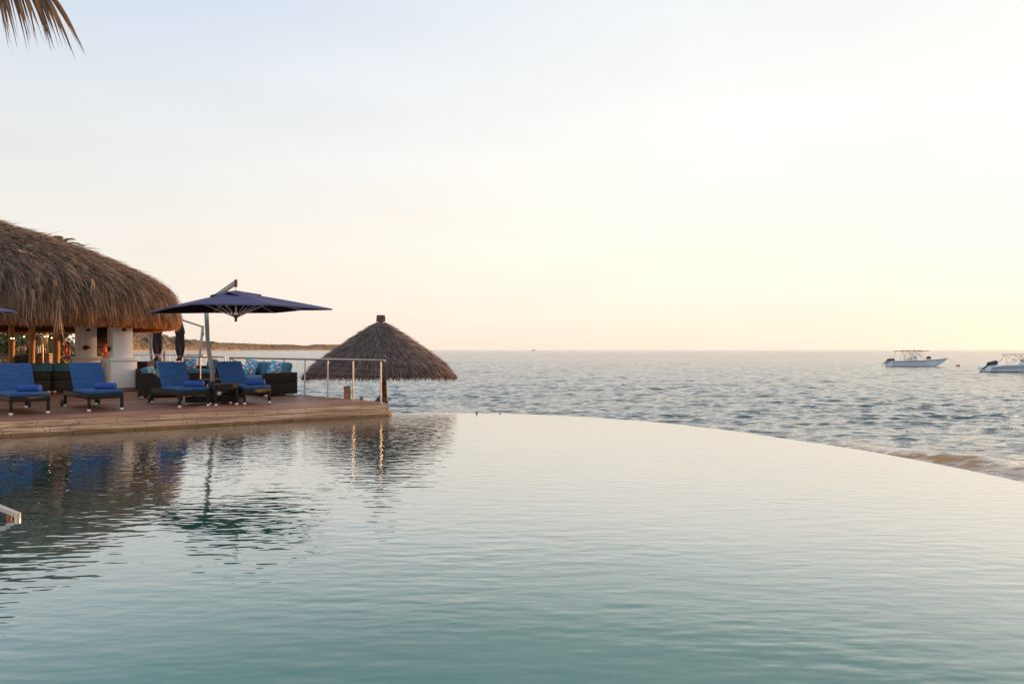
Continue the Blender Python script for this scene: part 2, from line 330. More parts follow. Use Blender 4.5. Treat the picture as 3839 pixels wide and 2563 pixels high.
D, T = dline(X, Y, wl); D = D + wob
# D > 0 seaward side
env = np.clip((T-.08)*2.6, 0, 1)
ridge = np.where(D > 0, np.exp(-(D/.8)**2), np.exp(-(D/.38)**2))*env
Z += .20*ridge*(1+.25*np.sin(Y*3.1+X*1.7))
silt_a = np.clip(np.where(D > 0, np.exp(-(D/.22)**2), np.exp(-(np.maximum(-D-.9, 0)/.6)**2))*np.clip((T-.08)*4, 0, 1), 0, 1)*(RR < 40)
foam_a = np.clip(np.exp(-((D+.95)/.45)**2)*np.clip((T-.45)*5, 0, 1)*1.3, 0, 1) + .5*np.exp(-((D-.02)/.06)**2)*env*(RR < 40)
D2, T2 = dline(X, Y, np.array([(-4, 19.4), (-1.5, 19.9), (1.5, 19.3), (4.6, 17.4), (6.6, 15.6)])); foam2 = np.zeros_like(X)
Z += .07*np.exp(-((D2+.3*np.sin(X*1.3))/.6)**2)
calm = np.clip((RR-9)/12, .45, 1)*np.clip(1.15-RR/5000, .7, 1)
Vs = np.stack([X+DX, Y+DY, Z+SEA], -1).reshape(-1, 3)
ii = np.arange(nr*nc).reshape(nr, nc); Fq = np.stack([ii[:-1, :-1], ii[1:, :-1], ii[1:, 1:], ii[:-1, 1:]], -1).reshape(-1, 4)
sea = npmesh('sea', Vs, Fq, water_mat('sea_water', (.085, .118, .11), 'sea'), attr={'silt': silt_a.ravel(), 'foam': np.clip(foam_a+foam2, 0, 1).ravel(), 'calm': calm.ravel()}, smooth=True); tag(sea, kind='structure')

# ------------------------------------------------------------------ land: beach below the deck, headland far behind
def grid(x0, x1, y0, y1, nx, ny, fz):
    xs, ys = np.meshgrid(np.linspace(x0, x1, nx), np.linspace(y0, y1, ny)); zz = fz(xs, ys)
    ii = np.arange(nx*ny).reshape(ny, nx); return np.stack([xs, ys, zz], -1).reshape(-1, 3), np.stack([ii[:-1, :-1], ii[:-1, 1:], ii[1:, 1:], ii[1:, :-1]], -1).reshape(-1, 4)
def beach_h(x, y):
    d = ((x+1.6)*(-.72) - (y-17.6)*.69)     # metres inland of the waterline
    d = -((x+3.2)*.69 + (y-17.4)*.72)
    return np.clip(-1.12+.13*d + .02*np.sin(x*3+y*2), -1.6, -.12)
V_, F_ = grid(-48, -1.5, 9, 44, 150, 120, beach_h)
tag(npmesh('beach_sand', V_, F_, sand, smooth=True), kind='structure')

ridge_pts = [(330, 820, 30), (430, 860, 31), (492, 900, 27), (533, 960, 25.5), (560, 1000, 25.5), (607, 1060, 24), (634, 1100, 21.5), (661, 1150, 21), (694, 1220, 19.5), (741, 1340, 20.5), (775, 1420, 19), (798, 1480, 18.4), (891, 1750, 18.5), (1001, 2050, 18), (1090, 2300, 18.5), (1145, 2500, 17), (1200, 2700, 23.5), (1278, 3000, 24.5), (1340, 3200, 19), (1420, 3350, 9), (1500, 3450, 1)]
hp = np.array([[atx(p, y), y, h] for p, y, h in ridge_pts]); nu, nv = 900, 60
s = np.linspace(0, len(hp)-1, nu); base = np.stack([np.interp(s, np.arange(len(hp)), hp[:, k]) for k in range(3)], -1)
vv = np.linspace(0, 1, nv); dd = base[:, :2]/np.linalg.norm(base[:, :2], axis=1, keepdims=True)
def fbm(a, b, o=5, seed=0):
    r_ = np.random.default_rng(seed); t_ = np.zeros(np.broadcast(a, b).shape)
    for j in range(o):
        f = 2**j
        for _ in range(4):
            an = r_.uniform(0, 6.28); t_ = t_ + np.sin(f*(a*math.cos(an)+b*math.sin(an))*r_.uniform(.7, 1.3)+r_.uniform(0, 6.28))/f/3
    return t_
S_, VV = np.meshgrid(np.arange(nu)*.12, vv*7, indexing='ij')
Hx = base[:, None, 0]+dd[:, None, 0]*vv[None]*260; Hy = base[:, None, 1]+dd[:, None, 1]*vv[None]*260
prof = np.clip(np.interp(vv, [0, .04, .12, .45, 1], [0, .08, .38, 1, .9]), 0, 1)
edge_n = rng.normal(0, 1, (nu, nv)); Hz = SEA+.2 + (base[:, None, 2]*(1+117/base[:, None, 1]))*prof[None]*(1+.05*fbm(S_, VV, 4, 3)) + prof[None]*(.9*edge_n+.8*fbm(S_*6, VV*5, 2, 4))*np.clip(base[:, None, 2]/15, 0, 1)
Hx += prof[None]*fbm(S_*1.2, VV*2, 3, 6)*6; Hy += prof[None]*fbm(S_*1.2, VV*2, 3, 8)*14
ii = np.arange(nu*nv).reshape(nu, nv)
def hill_mat():
    m = bpy.data.materials.new('scrub_hill'); m.use_nodes = True; t = m.node_tree; ns = t.nodes; b = ns['Principled BSDF']; k = t.links.new; b.inputs['Roughness'].default_value = .95; b.inputs['Specular IOR Level'].default_value = .1
    g = ns.new('ShaderNodeNewGeometry'); n1 = ns.new('ShaderNodeTexNoise'); n1.inputs['Scale'].default_value = .09; n1.inputs['Detail'].default_value = 6; k(g.outputs['Position'], n1.inputs['Vector'])
    r = ns.new('ShaderNodeValToRGB'); e = r.color_ramp.elements; e[0].position = .35; e[0].color = (.085, .07, .036, 1); e[1].position = .62; e[1].color = (.24, .185, .13, 1); k(n1.outputs[0], r.inputs[0])
    n2 = ns.new('ShaderNodeTexNoise'); n2.inputs['Scale'].default_value = .012; n2.inputs['Detail'].default_value = 5; k(g.outputs['Position'], n2.inputs['Vector'])
    sx = ns.new('ShaderNodeSeparateXYZ'); k(g.outputs['Position'], sx.inputs[0])
    mr_ = ns.new('ShaderNodeMapRange'); k(sx.outputs[2], mr_.inputs[0]); mr_.inputs[1].default_value = 14; mr_.inputs[2].default_value = 1; mr_.inputs[3].default_value = 0; mr_.inputs[4].default_value = .22
    ad = ns.new('ShaderNodeMath'); ad.operation = 'ADD'; k(n2.outputs[0], ad.inputs[0]); k(mr_.outputs[0], ad.inputs[1])
    m2 = ns.new('ShaderNodeMapRange'); k(ad.outputs[0], m2.inputs[0]); m2.inputs[1].default_value = .80; m2.inputs[2].default_value = .88
    b3 = ns.new('ShaderNodeMapRange'); k(sx.outputs[2], b3.inputs[0]); b3.inputs[1].default_value = 1.6; b3.inputs[2].default_value = .6
    mxx = ns.new('ShaderNodeMath'); mxx.operation = 'MAXIMUM'; k(m2.outputs[0], mxx.inputs[0]); k(b3.outputs[0], mxx.inputs[1])
    mi = ns.new('ShaderNodeMix'); mi.data_type = 'RGBA'; k(mxx.outputs[0], mi.inputs[0]); k(r.outputs[0], mi.inputs[6]); mi.inputs[7].default_value = (.40, .28, .20, 1); k(mi.outputs[2], b.inputs['Base Color']); return m
hill = npmesh('headland_hills', np.stack([Hx, Hy, Hz], -1).reshape(-1, 3), np.stack([ii[:-1, :-1], ii[1:, :-1], ii[1:, 1:], ii[:-1, 1:]], -1).reshape(-1, 4), hill_mat(), smooth=True); tag(hill, kind='structure')

# ------------------------------------------------------------------ deck
def deck_mat(name, lo, hi, plank, ln, bump=.5):
    m = bpy.data.materials.new(name); m.use_nodes = True; t = m.node_tree; ns = t.nodes; b = ns['Principled BSDF']; k = t.links.new
    tc = ns.new('ShaderNodeTexCoord'); mp = ns.new('ShaderNodeMapping'); k(tc.outputs['Object'], mp.inputs[0])
    br = ns.new('ShaderNodeTexBrick'); k(mp.outputs[0], br.inputs[0]); br.inputs['Scale'].default_value = 1; br.inputs['Brick Width'].default_value = ln; br.inputs['Row Height'].default_value = plank; br.inputs['Mortar Size'].default_value = .006; br.inputs['Mortar Smooth'].default_value = .3
    br.inputs['Color1'].default_value = (*lo, 1); br.inputs['Color2'].default_value = (*hi, 1); br.inputs['Mortar'].default_value = (.012, .008, .006, 1); br.offset = .37
    n = ns.new('ShaderNodeTexNoise'); mp2 = ns.new('ShaderNodeMapping'); mp2.inputs['Scale'].default_value = (1.2, 22, 8); k(tc.outputs['Object'], mp2.inputs[0]); k(mp2.outputs[0], n.inputs['Vector']); n.inputs['Scale'].default_value = 1.6; n.inputs['Detail'].default_value = 6
    r = ns.new('ShaderNodeValToRGB'); r.color_ramp.elements[0].position = .3; r.color_ramp.elements[0].color = (.5, .47, .45, 1); r.color_ramp.elements[1].position = .7; r.color_ramp.elements[1].color = (1.25, 1.2, 1.15, 1); k(n.outputs[0], r.inputs[0])
    n3 = ns.new('ShaderNodeTexNoise'); n3.inputs['Scale'].default_value = .9; n3.inputs['Detail'].default_value = 4; k(tc.outputs['Object'], n3.inputs['Vector'])
    r3 = ns.new('ShaderNodeValToRGB'); r3.color_ramp.elements[0].position = .35; r3.color_ramp.elements[0].color = (.72, .7, .7, 1); r3.color_ramp.elements[1].position = .65; r3.color_ramp.elements[1].color = (1.15, 1.1, 1.05, 1); k(n3.outputs[0], r3.inputs[0])
    m1 = ns.new('ShaderNodeMix'); m1.data_type = 'RGBA'; m1.blend_type = 'MULTIPLY'; m1.inputs[0].default_value = 1; k(br.outputs[0], m1.inputs[6]); k(r.outputs[0], m1.inputs[7])
    m2 = ns.new('ShaderNodeMix'); m2.data_type = 'RGBA'; m2.blend_type = 'MULTIPLY'; m2.inputs[0].default_value = 1; k(m1.outputs[2], m2.inputs[6]); k(r3.outputs[0], m2.inputs[7]); k(m2.outputs[2], b.inputs['Base Color'])
    bp = ns.new('ShaderNodeBump'); bp.inputs['Strength'].default_value = bump; bp.inputs['Distance'].default_value = .004; k(br.outputs['Fac'], bp.inputs['Height']); bp.invert = True; k(bp.outputs[0], b.inputs['Normal'])
    b.inputs['Roughness'].default_value = .48; b.inputs['Specular IOR Level'].default_value = .35; return m
M_local = Matrix.Rotation(-A0, 4, 'Z')
def local(p): q = M_local @ Vector((p[0], p[1], 0)); return (q.x, q.y)
deck_poly = [(-2.86, 15.91), (-3.1, 16.35), (-9.15, 22.2), (-9.9, 23.9), (-12.4, 29), (-13.9, 33.5), (-15.0, 35), (-40, 38), (-40, 6)] + front[::-1][:-1]
dk = obj('deck', prism(B(), [local(p) for p in deck_poly], DK-.05, DK), deck_mat('deck_planks', (.26, .10, .05), (.44, .21, .12), .14, 3.1), smooth=False); dk.rotation_euler.z = A0; tag(dk, kind='structure')
fm = mat('fascia_wood', (.36, .18, .10), .65, var=.45, vscale=1.0, col2=(.55, .32, .195), stretch=(1.1, 30, 30), bump=.25, bscale=2.0)
fas = thing('deck_fascia', 'x', 'x'); del fas['label']; del fas['category']; fas['kind'] = 'structure'; fas.rotation_euler.z = A0
fasc = [Vector((x, y, 0)) for x, y in front]
nailm = plast
def along(s):       # point on the front edge, s metres from the right corner
    for i in range(len(fasc)-1):
        d = fasc[i+1]-fasc[i]
        if s <= d.length or i == len(fasc)-2: return fasc[i]+d.normalized()*s, d.normalized()
        s -= d.length
for zc, hh, js, outw in ((DK-.066, .106, [0, 3.05, 4.8, 7.6, 10.2, 13.2, 16.6], .014), (DK-.182, .104, [0, 2.2, 4.3, 6.55, 9.0, 11.4, 14.2, 16.8], .010)):
    for i in range(len(js)-1):
        a, b_ = js[i]+.004, js[i+1]-.004; bm = B(); k_ = 14; L1, L2 = [], []
        for j in range(k_+1):
            p, d = along(a+(b_-a)*j/k_); n = Vector((-d.y, d.x, 0)); n = n if n.y < 0 else -n
            L1.append(p+n*(outw+.002*rnd.random())); L2.append(p-n*.03)
        vs = [[bm.verts.new(Vector((*local(q), zc+sg*hh/2))) for q in LL] for LL in (L1, L2) for sg in (-1, 1)]
        for j in range(k_):
            bm.faces.new((vs[0][j], vs[0][j+1], vs[1][j+1], vs[1][j])); bm.faces.new((vs[1][j], vs[1][j+1], vs[3][j+1], vs[3][j])); bm.faces.new((vs[0][j], vs[0][j+1], vs[2][j+1], vs[2][j]))
        for e in (0, -1): bm.faces.new((vs[0][e], vs[1][e], vs[3][e], vs[2][e]))
        o = obj('fascia_board', bm, fm, fas, smooth=False)
        bm = B()
        for s_ in np.arange(a+.07, b_-.05, .62):
            for o_ in (-.025, .028):
                p, d = along(s_+rnd.uniform(-.03, .03)); n = Vector((-d.y, d.x, 0)); n = n if n.y < 0 else -n
                c = p+n*(outw+.003)+Vector((0, 0, zc+o_)); rt = Matrix.Rotation(R(90), 4, n.cross(Vector((0, 0, 1))))
                lathe(bm, [(.010, -.001), (.010, .003), (0, .004)], n=7, mat4=Matrix.Translation(c) @ n.to_track_quat('Z', 'Y').to_matrix().to_4x4())
        bmesh.ops.transform(bm, matrix=Matrix.Rotation(-A0, 4, 'Z'), verts=bm.verts); obj('screw_head', bm, nailm, fas)['kind'] = 'stuff'
# stone strip under the boards
bm = B(); s_ = 0
while s_ < 16.8:
    l = rnd.uniform(.75, 1.25); p0, d = along(s_+.004); p1, _ = along(min(s_+l, 16.9)-.004); n = Vector((-d.y, d.x, 0)); n = n if n.y < 0 else -n
    q = [p0-n*.02, p1-n*.02, p1-n*.3, p0-n*.3]; prism(bm, [(v.x, v.y) for v in q], -.35, DK-.236); s_ += l
tag(obj('coping_strip', bm, mat('ochre_stone', (.30, .145, .045), .6, var=.35, vscale=3, bump=.3, bscale=20)), kind='structure')
bm = prism(B(), [(-2.95, 16.0), (-3.15, 16.3), (-9.15, 22.1), (-30, 34), (-30, 9), (-14.5, 9.9)], -1.7, DK-.06)
bm = prism(bm, [(-2.92, 15.90), (-2.86, 15.93), (-2.90, 16.5), (-3.1, 16.6)], -1.2, DK-.24)
tag(obj('deck_foundation', bm, mat('found_stone', (.22, .14, .08), .9, var=.2)), kind='structure')

# ------------------------------------------------------------------ sun loungers
def lounger():
    t = thing('sun_lounger', 'dark wicker sun lounger', 'sun lounger')
    W_, Lh = .66, 1.9
    bm = B(); box(bm, (0, .02, .293), (W_, .05, .10), bev=.008)
    for s_ in (-1, 1): box(bm, (s_*(W_/2-.022), Lh/2, .293), (.044, Lh, .10), bev=.008)
    box(bm, (0, Lh-.02, .293), (W_, .05, .10), bev=.008); box(bm, (0, .62, .325), (W_-.09, 1.2, .02)); box(bm, (0, 1.5, .28), (W_-.09, .6, .02))
    obj('frame', bm, wicker, t)
    for s_ in (-1, 1):
        for y in (.03, Lh-.03):
            l = obj('leg', bx((s_*(W_/2-.028), y, .145), (.052, .052, .20), bev=.005), wicker, t)
            obj('foot_cap', bx((s_*(W_/2-.028), y, .022), (.054, .054, .044), bev=.004), chrome, l)
        m4 = Matrix.Translation((s_*(W_/2+.03), Lh+.02, .085)) @ Matrix.Rotation(R(90), 4, 'Y')
        obj('wheel', lathe(B(), [(0, -.02), (.075, -.02), (.082, -.012), (.082, .012), (.075, .02), (0, .02)], n=18, mat4=m4), rubber, t)
    ang = R(57); hy = 1.16; bl = .64; rot = Matrix.Rotation(ang, 3, 'X')
    def onb(x, u, v): p = rot @ Vector((x, u, v)); return (p.x, hy+p.y, .345+p.z)
    obj('backrest_frame', bx(onb(0, bl/2, -.005), (W_-.07, bl, .03), rot, .008), wicker, t)
    obj('prop_arm', tube(B(), [(0, hy+.25, .62), (0, hy+.5, .28)], .012), plast, t)
    bm = bx((0, .585, .383), (W_-.01, 1.18, .078), None, .028, 3)
    for v in bm.verts:
        v.co.z += .004*math.sin(v.co.y*9)*(v.co.z > .38)
    obj('seat_cushion', bm, blue, t)
    bm = bx(onb(0, bl/2+.03, .05), (W_-.03, bl+.06, .078), rot, .03, 3); obj('back_cushion', bm, blue, t)
    return t
l0 = lounger(); lrz = R(45.4)
spots = [(-9.36, 13.26, 'wicker sun lounger with bright blue cushions at the left end of the row'),
         (-8.36, 14.06, 'blue cushioned wicker lounger standing in front of the white pillars'),
         (-6.99, 15.03, 'blue wicker lounger between the teal sofa and the umbrella base'),
         (-5.90, 15.84, 'blue wicker lounger beside the small side table, nearest the railing')]
tw_lab = ['rolled blue towel on the leftmost lounger', 'rolled blue towel on the lounger in front of the white pillars', 'rolled blue towel on the lounger beside the umbrella base', 'rolled blue towel on the lounger nearest the railing']
def towel():
    bm = B(); n = 20; prof_ = [(0, -.215), (.03, -.213), (.066, -.205), (.074, -.19), (.074, -.05), (.0775, -.045), (.0775, -.03), (.074, -.025), (.074, .19), (.067, .207), (.03, .214), (0, .215)]
    lathe(bm, prof_, n=n, mat4=Matrix.Rotation(R(90), 4, 'Y'))
    for v in bm.verts: v.co.z += .004*math.sin(v.co.x*18); v.co.y *= 1.06; v.co.z *= .96
    o = obj('rolled_towel', bm, towel_m); tag(o, tw_lab[0], 'towel', 'rolled towels on the loungers')
    bm = tube(B(), [(-.216, .045*math.cos(a)*(1-a/14), .045*math.sin(a)*(1-a/14)) for a in np.linspace(0, 11, 40)], .006, 5); obj('rolled_edge', bm, towel_m, o); return o
t0 = towel()
for i, (x, y, lb) in enumerate(spots):
    if i == 0: o = l0; o.location = (x, y, DK); o.rotation_euler.z = lrz+R(1.0); o['label'] = lb; o['group'] = 'blue sun loungers in a row along the deck'
    else: o = dup(l0, (x, y, DK), lrz+R([0, .5, -1, 2][i]), lb, 'blue sun loungers in a row along the deck')
    tx, ty = [(.05, .36), (.08, .38), (.12, .34), (.09, .30)][i]; ca, sa = math.cos(lrz), math.sin(lrz)
    p = (x+ca*tx-sa*ty, y+sa*tx+ca*ty, DK+.422+.068)
    if i == 0: q = t0; q.location = p; q.rotation_euler.z = R(6)
    else: q = dup(t0, p, R([0, 8, 6, 9][i]), tw_lab[i])

# ------------------------------------------------------------------ small tables
def table(name, lab, loc, rz, sx, sy, h, top=None, legs=.05, apron=.10, cat='table', caps=True):
    t = thing(name, lab, cat, loc, rz); obj('table_top', bx((0, 0, h-.012), (sx, sy, .024), bev=.006), top or wicker, t)
    if apron: obj('apron', bx((0, 0, h-.026-apron/2), (sx-.02, sy-.02, apron), bev=.006), wicker if not top else top, t)
    for a in (-1, 1):
        for b in (-1, 1):
            l = obj('leg', bx((a*(sx/2-.035), b*(sy/2-.035), (h-.03+.044)/2), (legs, legs, h-.03-.044), bev=.004), wicker if not top else top, t)
            if caps: obj('foot_cap', bx((a*(sx/2-.035), b*(sy/2-.035), .022), (legs+.002, legs+.002, .044), bev=.004), chrome, l)
    return t
table('side_table', 'small square dark wicker side table between the two right-hand loungers', (-6.59, 15.585, DK), lrz-R(6), .52, .52, .48)
table('coffee_table', 'low dark wicker coffee table behind the umbrella pole', (-8.15, 18.9, DK), lrz, .95, .62, .45)

# ------------------------------------------------------------------ cantilever umbrellas
def qtube(bm, pts, wx, wy):
    pts = [Vector(p) for p in pts]; rings = []
    for i, p in enumerate(pts):
        d = (pts[min(i+1, len(pts)-1)]-pts[max(i-1, 0)]).normalized(); a = d.cross(Vector((0, 0, 1)) if abs(d.z) < .93 else Vector((.7, -.7, 0))).normalized(); b = d.cross(a).normalized()
        rings.append([bm.verts.new(p+a*sx_*wx/2+b*sy_*wy/2) for sx_, sy_ in ((-1, -1), (1, -1), (1, 1), (-1, 1))])
    for i in range(len(rings)-1):
        for j in range(4): bm.faces.new((rings[i][j], rings[i][(j+1) % 4], rings[i+1][(j+1) % 4], rings[i+1][j]))
    bm.faces.new(rings[0]); bm.faces.new(rings[-1]); return bm
def umbrella(lab, loc, group):
    t = thing('cantilever_umbrella', lab, 'umbrella', loc, 0, group)   # origin on the deck below the canopy's centre; heights above the deck
    rim = 2.21; apex = 2.62
    hexa = [(2.44, -.55, -.015), (1.20, -1.28, .045), (-.30, -1.55, .045), (-2.44, .55, -.04), (-1.0, 1.0, 0), (.42, 1.42, .02)]
    pts = []
    for i in range(6):
        a, b = hexa[i], hexa[(i+1) % 6]; pts.append(a)
        if i == 5 or i == 2: pts.append(((a[0]+b[0])/2, (a[1]+b[1])/2, .03+(a[2]+b[2])/2))
    # canopy: panels between the ribs, slightly sagging, with a hem
    bm = B(); nrad, nsub = 10, 6; ringsv = []
    n = len(pts)
    for k_ in range(nrad+1):
        f = .16+.84*k_/nrad; ring = []
        for i in range(n):
            a, b = Vector(pts[i]), Vector(pts[(i+1) % n])
            for j in range(nsub):
                u = j/nsub; q = a.lerp(b, u); sag = .035*math.sin(math.pi*u)*f
                x, y = q.x*f*(1-.012*math.sin(math.pi*u)*f), q.y*f*(1-.012*math.sin(math.pi*u)*f)
                zz = apex+(rim+q.z-apex)*f**1.12 - sag + .03*math.sin(math.pi*u)*f**4
                ring.append(bm.verts.new((x, y, zz)))
        ringsv.append(ring)
    m_ = n*nsub; ringsv.append([bm.verts.new(v.co+Vector((0, 0, -.03))) for v in ringsv[-1]])
    for k_ in range(len(ringsv)-1):
        for i in range(m_): bm.faces.new((ringsv[k_][i], ringsv[k_][(i+1) % m_], ringsv[k_+1][(i+1) % m_], ringsv[k_+1][i]))
    cn = obj('canopy', bm, navy, t)
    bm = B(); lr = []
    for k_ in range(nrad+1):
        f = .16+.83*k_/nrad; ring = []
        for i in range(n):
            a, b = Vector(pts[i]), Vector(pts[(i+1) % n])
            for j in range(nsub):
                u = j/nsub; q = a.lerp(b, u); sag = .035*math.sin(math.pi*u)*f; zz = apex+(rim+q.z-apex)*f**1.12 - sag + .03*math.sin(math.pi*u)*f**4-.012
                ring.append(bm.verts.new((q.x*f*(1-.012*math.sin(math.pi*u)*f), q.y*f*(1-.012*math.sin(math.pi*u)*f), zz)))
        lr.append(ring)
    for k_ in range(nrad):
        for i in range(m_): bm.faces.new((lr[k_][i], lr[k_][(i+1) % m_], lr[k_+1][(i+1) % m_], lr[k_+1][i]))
    obj('canopy_shade_sheet', bm, mat('underside_shade', (.018, .012, .013), .9, var=.1, spec=.1), cn)  # added dark sheet: shade of the canopy's underside put into its colour
    bm = B(); top = bm.verts.new((0, 0, apex+.045)); ring = []
    for i in range(24):
        a = 2*math.pi*i/24; rr_ = .50+.06*math.sin(a*4); ring.append(bm.verts.new((rr_*math.cos(a)*1.05, rr_*math.sin(a)*.9, apex-.085+.03*math.sin(a*7)+.02*math.sin(a*3))))
    r2 = [bm.verts.new((v.co.x*.5, v.co.y*.5, apex-.0)) for v in ring]
    for i in range(24): j = (i+1) % 24; bm.faces.new((top, r2[i], r2[j])); bm.faces.new((r2[i], ring[i], ring[j], r2[j]))
    obj('vent_cap', bm, navy, cn)
    hubz = 2.03
    obj('hub', lathe(B(), [(.028, hubz-.11), (.03, hubz-.11), (.034, hubz-.02), (.06, hubz), (.06, hubz+.03), (.03, hubz+.05)], n=14), plast, t)
    obj('center_rod', tube(B(), [(0, 0, hubz), (0, 0, apex+.24)], .022), steel, t)
    obj('mast_cap', tube(B(), [(0, 0, apex+.12), (0, 0, apex+.30)], .036, 14), plast, t)
    for q in pts:
        d = Vector((q[0], q[1], 0)); zr = lambda f: apex+(rim+q[2]-apex)*f**1.12-.03
        rb = obj('rib', qtube(B(), [(d.x*f, d.y*f, zr(f)) for f in (.03, .3, .6, .985)], .022, .03), alu, t)
        obj('strut', qtube(B(), [(d.x*.02, d.y*.02, hubz+.01), (d.x*.42, d.y*.42, zr(.42)-.01)], .018, .028), alu, rb)
    pb = Vector((-.80, .52, 0)); pt = Vector((-1.26, 1.22, 2.45))
    obj('pole', qtube(B(), [pb+Vector((0, 0, .15)), pb.lerp(pt, .02)+Vector((.03, 0, .2)), pb+Vector((.0, .02, .7)), pb.lerp(pt, .55)+Vector((-.02, 0, 0)), pt], .085, .075), alu, t)
    obj('pole_boot', qtube(B(), [pb+Vector((.0, 0, .01)), pb+Vector((0, 0, .47))], .13, .13), plast, t)
    obj('arm', qtube(B(), [pt, (0.0, 0, apex+.235)], .055, .10), alu, t)
    obj('cross_base', box(box(B(), (pb.x, pb.y, .02), (1.1, .08, .03), Matrix.Rotation(.6, 3, 'Z')), (pb.x, pb.y, .022), (.08, 1.1, .03), Matrix.Rotation(.6, 3, 'Z')), plast, t)
    return t
ux, uy = -6.57, 16.25
um = umbrella('open navy blue cantilever umbrella over the two right-hand loungers', (ux, uy, DK), 'open navy cantilever umbrellas')
dup(um, (-13.22, 15.45, DK-.11), 0, 'open navy cantilever umbrella cut off by the left edge, in front of the thatch', 'open navy cantilever umbrellas')
def slab(lab, loc, rz, sx, sy):
    bm = B(); box(bm, (0, 0, .07), (sx, sy, .14), bev=.03, seg=3)
    for v in bm.verts: v.co += Vector((rnd.uniform(-1, 1), rnd.uniform(-1, 1), rnd.uniform(-1, 1)))*.004
    o = obj('umbrella_weight', bm, concrete); o.location = loc; o.rotation_euler.z = rz; tag(o, lab, 'umbrella weight', 'concrete slabs weighting the umbrella base'); return o
slab('dark flat concrete weight slab below the lounger left of the umbrella pole', (atx(757, 15.85), 15.85, DK+.035), R(4), .58, .5)
slab('flat concrete weight slab under the side table, its face lit orange', (atx(848, 16.15), 16.15, DK+.035), R(8), .42, .5)
slab('concrete weight slab hidden behind the umbrella pole foot', (-7.1, 17.35, DK+.035), R(30), .5, .5)

# folded umbrellas on the far terrace
def folded(lab, px, y, side):
    x = atx(px, y); t = thing('folded_umbrella', lab, 'umbrella', (x, y, DK), 0, 'closed cantilever umbrellas at the far end of the terrace')
    bm = B(); nn = 20; prof_ = [(.04, 2.72), (.10, 2.55), (.17, 2.28), (.20, 2.08), (.17, 2.02), (.19, 1.6), (.17, 1.25), (.12, .98), (.09, .90), (.13, .82), (.20, .66), (.14, .5), (.16, .3), (.04, .18)]
    rings = []
    for r_, zz in prof_: rings.append([bm.verts.new((r_*(1+.22*math.sin(5*a+zz*1.3))*math.cos(a)*1.05, r_*(1+.22*math.sin(5*a+zz*1.3))*math.sin(a), zz)) for a in [2*math.pi*j/nn for j in range(nn)]])
    for i in range(len(rings)-1):
        for j in range(nn): bm.faces.new((rings[i][j], rings[i][(j+1) % nn], rings[i+1][(j+1) % nn], rings[i+1][j]))
    bm.faces.new(rings[0]); bm.faces.new(rings[-1])
    c = obj('folded_canopy', bm, navyd, t); obj('tie_strap', lathe(B(), [(.115, .90), (.12, .91), (.12, .935), (.115, .945)], n=16), mat('yellow_strap', (.5, .3, .05), .7), c)
    obj('mast_cap', tube(B(), [(0, 0, 2.66), (0, 0, 2.92)], .05, 12), plast, t)
    top = Vector((side*1.02, .2, 2.38)); ft = Vector((side*.72, .3, .0))
    obj('arm', qtube(B(), [(0, 0, 2.74), top], .07, .09), alu, t); obj('pole', qtube(B(), [top+Vector((0, 0, .06)), ft], .10, .09), alu, t)
    obj('crank_handle', tube(B(), [top+Vector((side*.04, 0, -.25)), top+Vector((side*.04, 0, -.45))], .015, 6), plast, t)
    obj('foot_plate', bx((ft.x, ft.y, .03), (.5, .5, .06), bev=.01), plast, t)
    return t
folded('closed dark umbrella on the far terrace, its top hidden behind the thatch', 591, 34, -.55)
folded('closed dark umbrella hanging from a bent grey arm, right of the other closed one', 676, 33.5, 1)

# ------------------------------------------------------------------ sofas and other terrace furniture
def pillow(lab, loc, rot, s=.42, cat='pillow', m=None, group='floral throw pillows'):
    bm = B(); n = 12; vs = {}
    for sg in (-1, 1):
        for i in range(n+1):
            for j in range(n+1):
                u, v = i/n*2-1, j/n*2-1; e = (1-abs(u)**2.4)*(1-abs(v)**2.4); p = (u*s/2*(1-.08*(1-v*v)*0), v*s/2, sg*.085*max(e, 0)**.45)
                if (i in (0, n) or j in (0, n)): key = (0, i, j)
                else: key = (sg, i, j)
                if key not in vs: vs[key] = bm.verts.new(p)
    for sg in (-1, 1):
        for i in range(n):
            for j in range(n):
                q = [vs[(0 if (a in (0, n) or b in (0, n)) else sg, a, b)] for a, b in ((i, j), (i+1, j), (i+1, j+1), (i, j+1))]; 
                try: bm.faces.new(q)
                except ValueError: pass
    o = obj('throw_pillow', bm, m or floral_m); o.location = loc; o.rotation_euler = rot; tag(o, lab, cat, group); return o
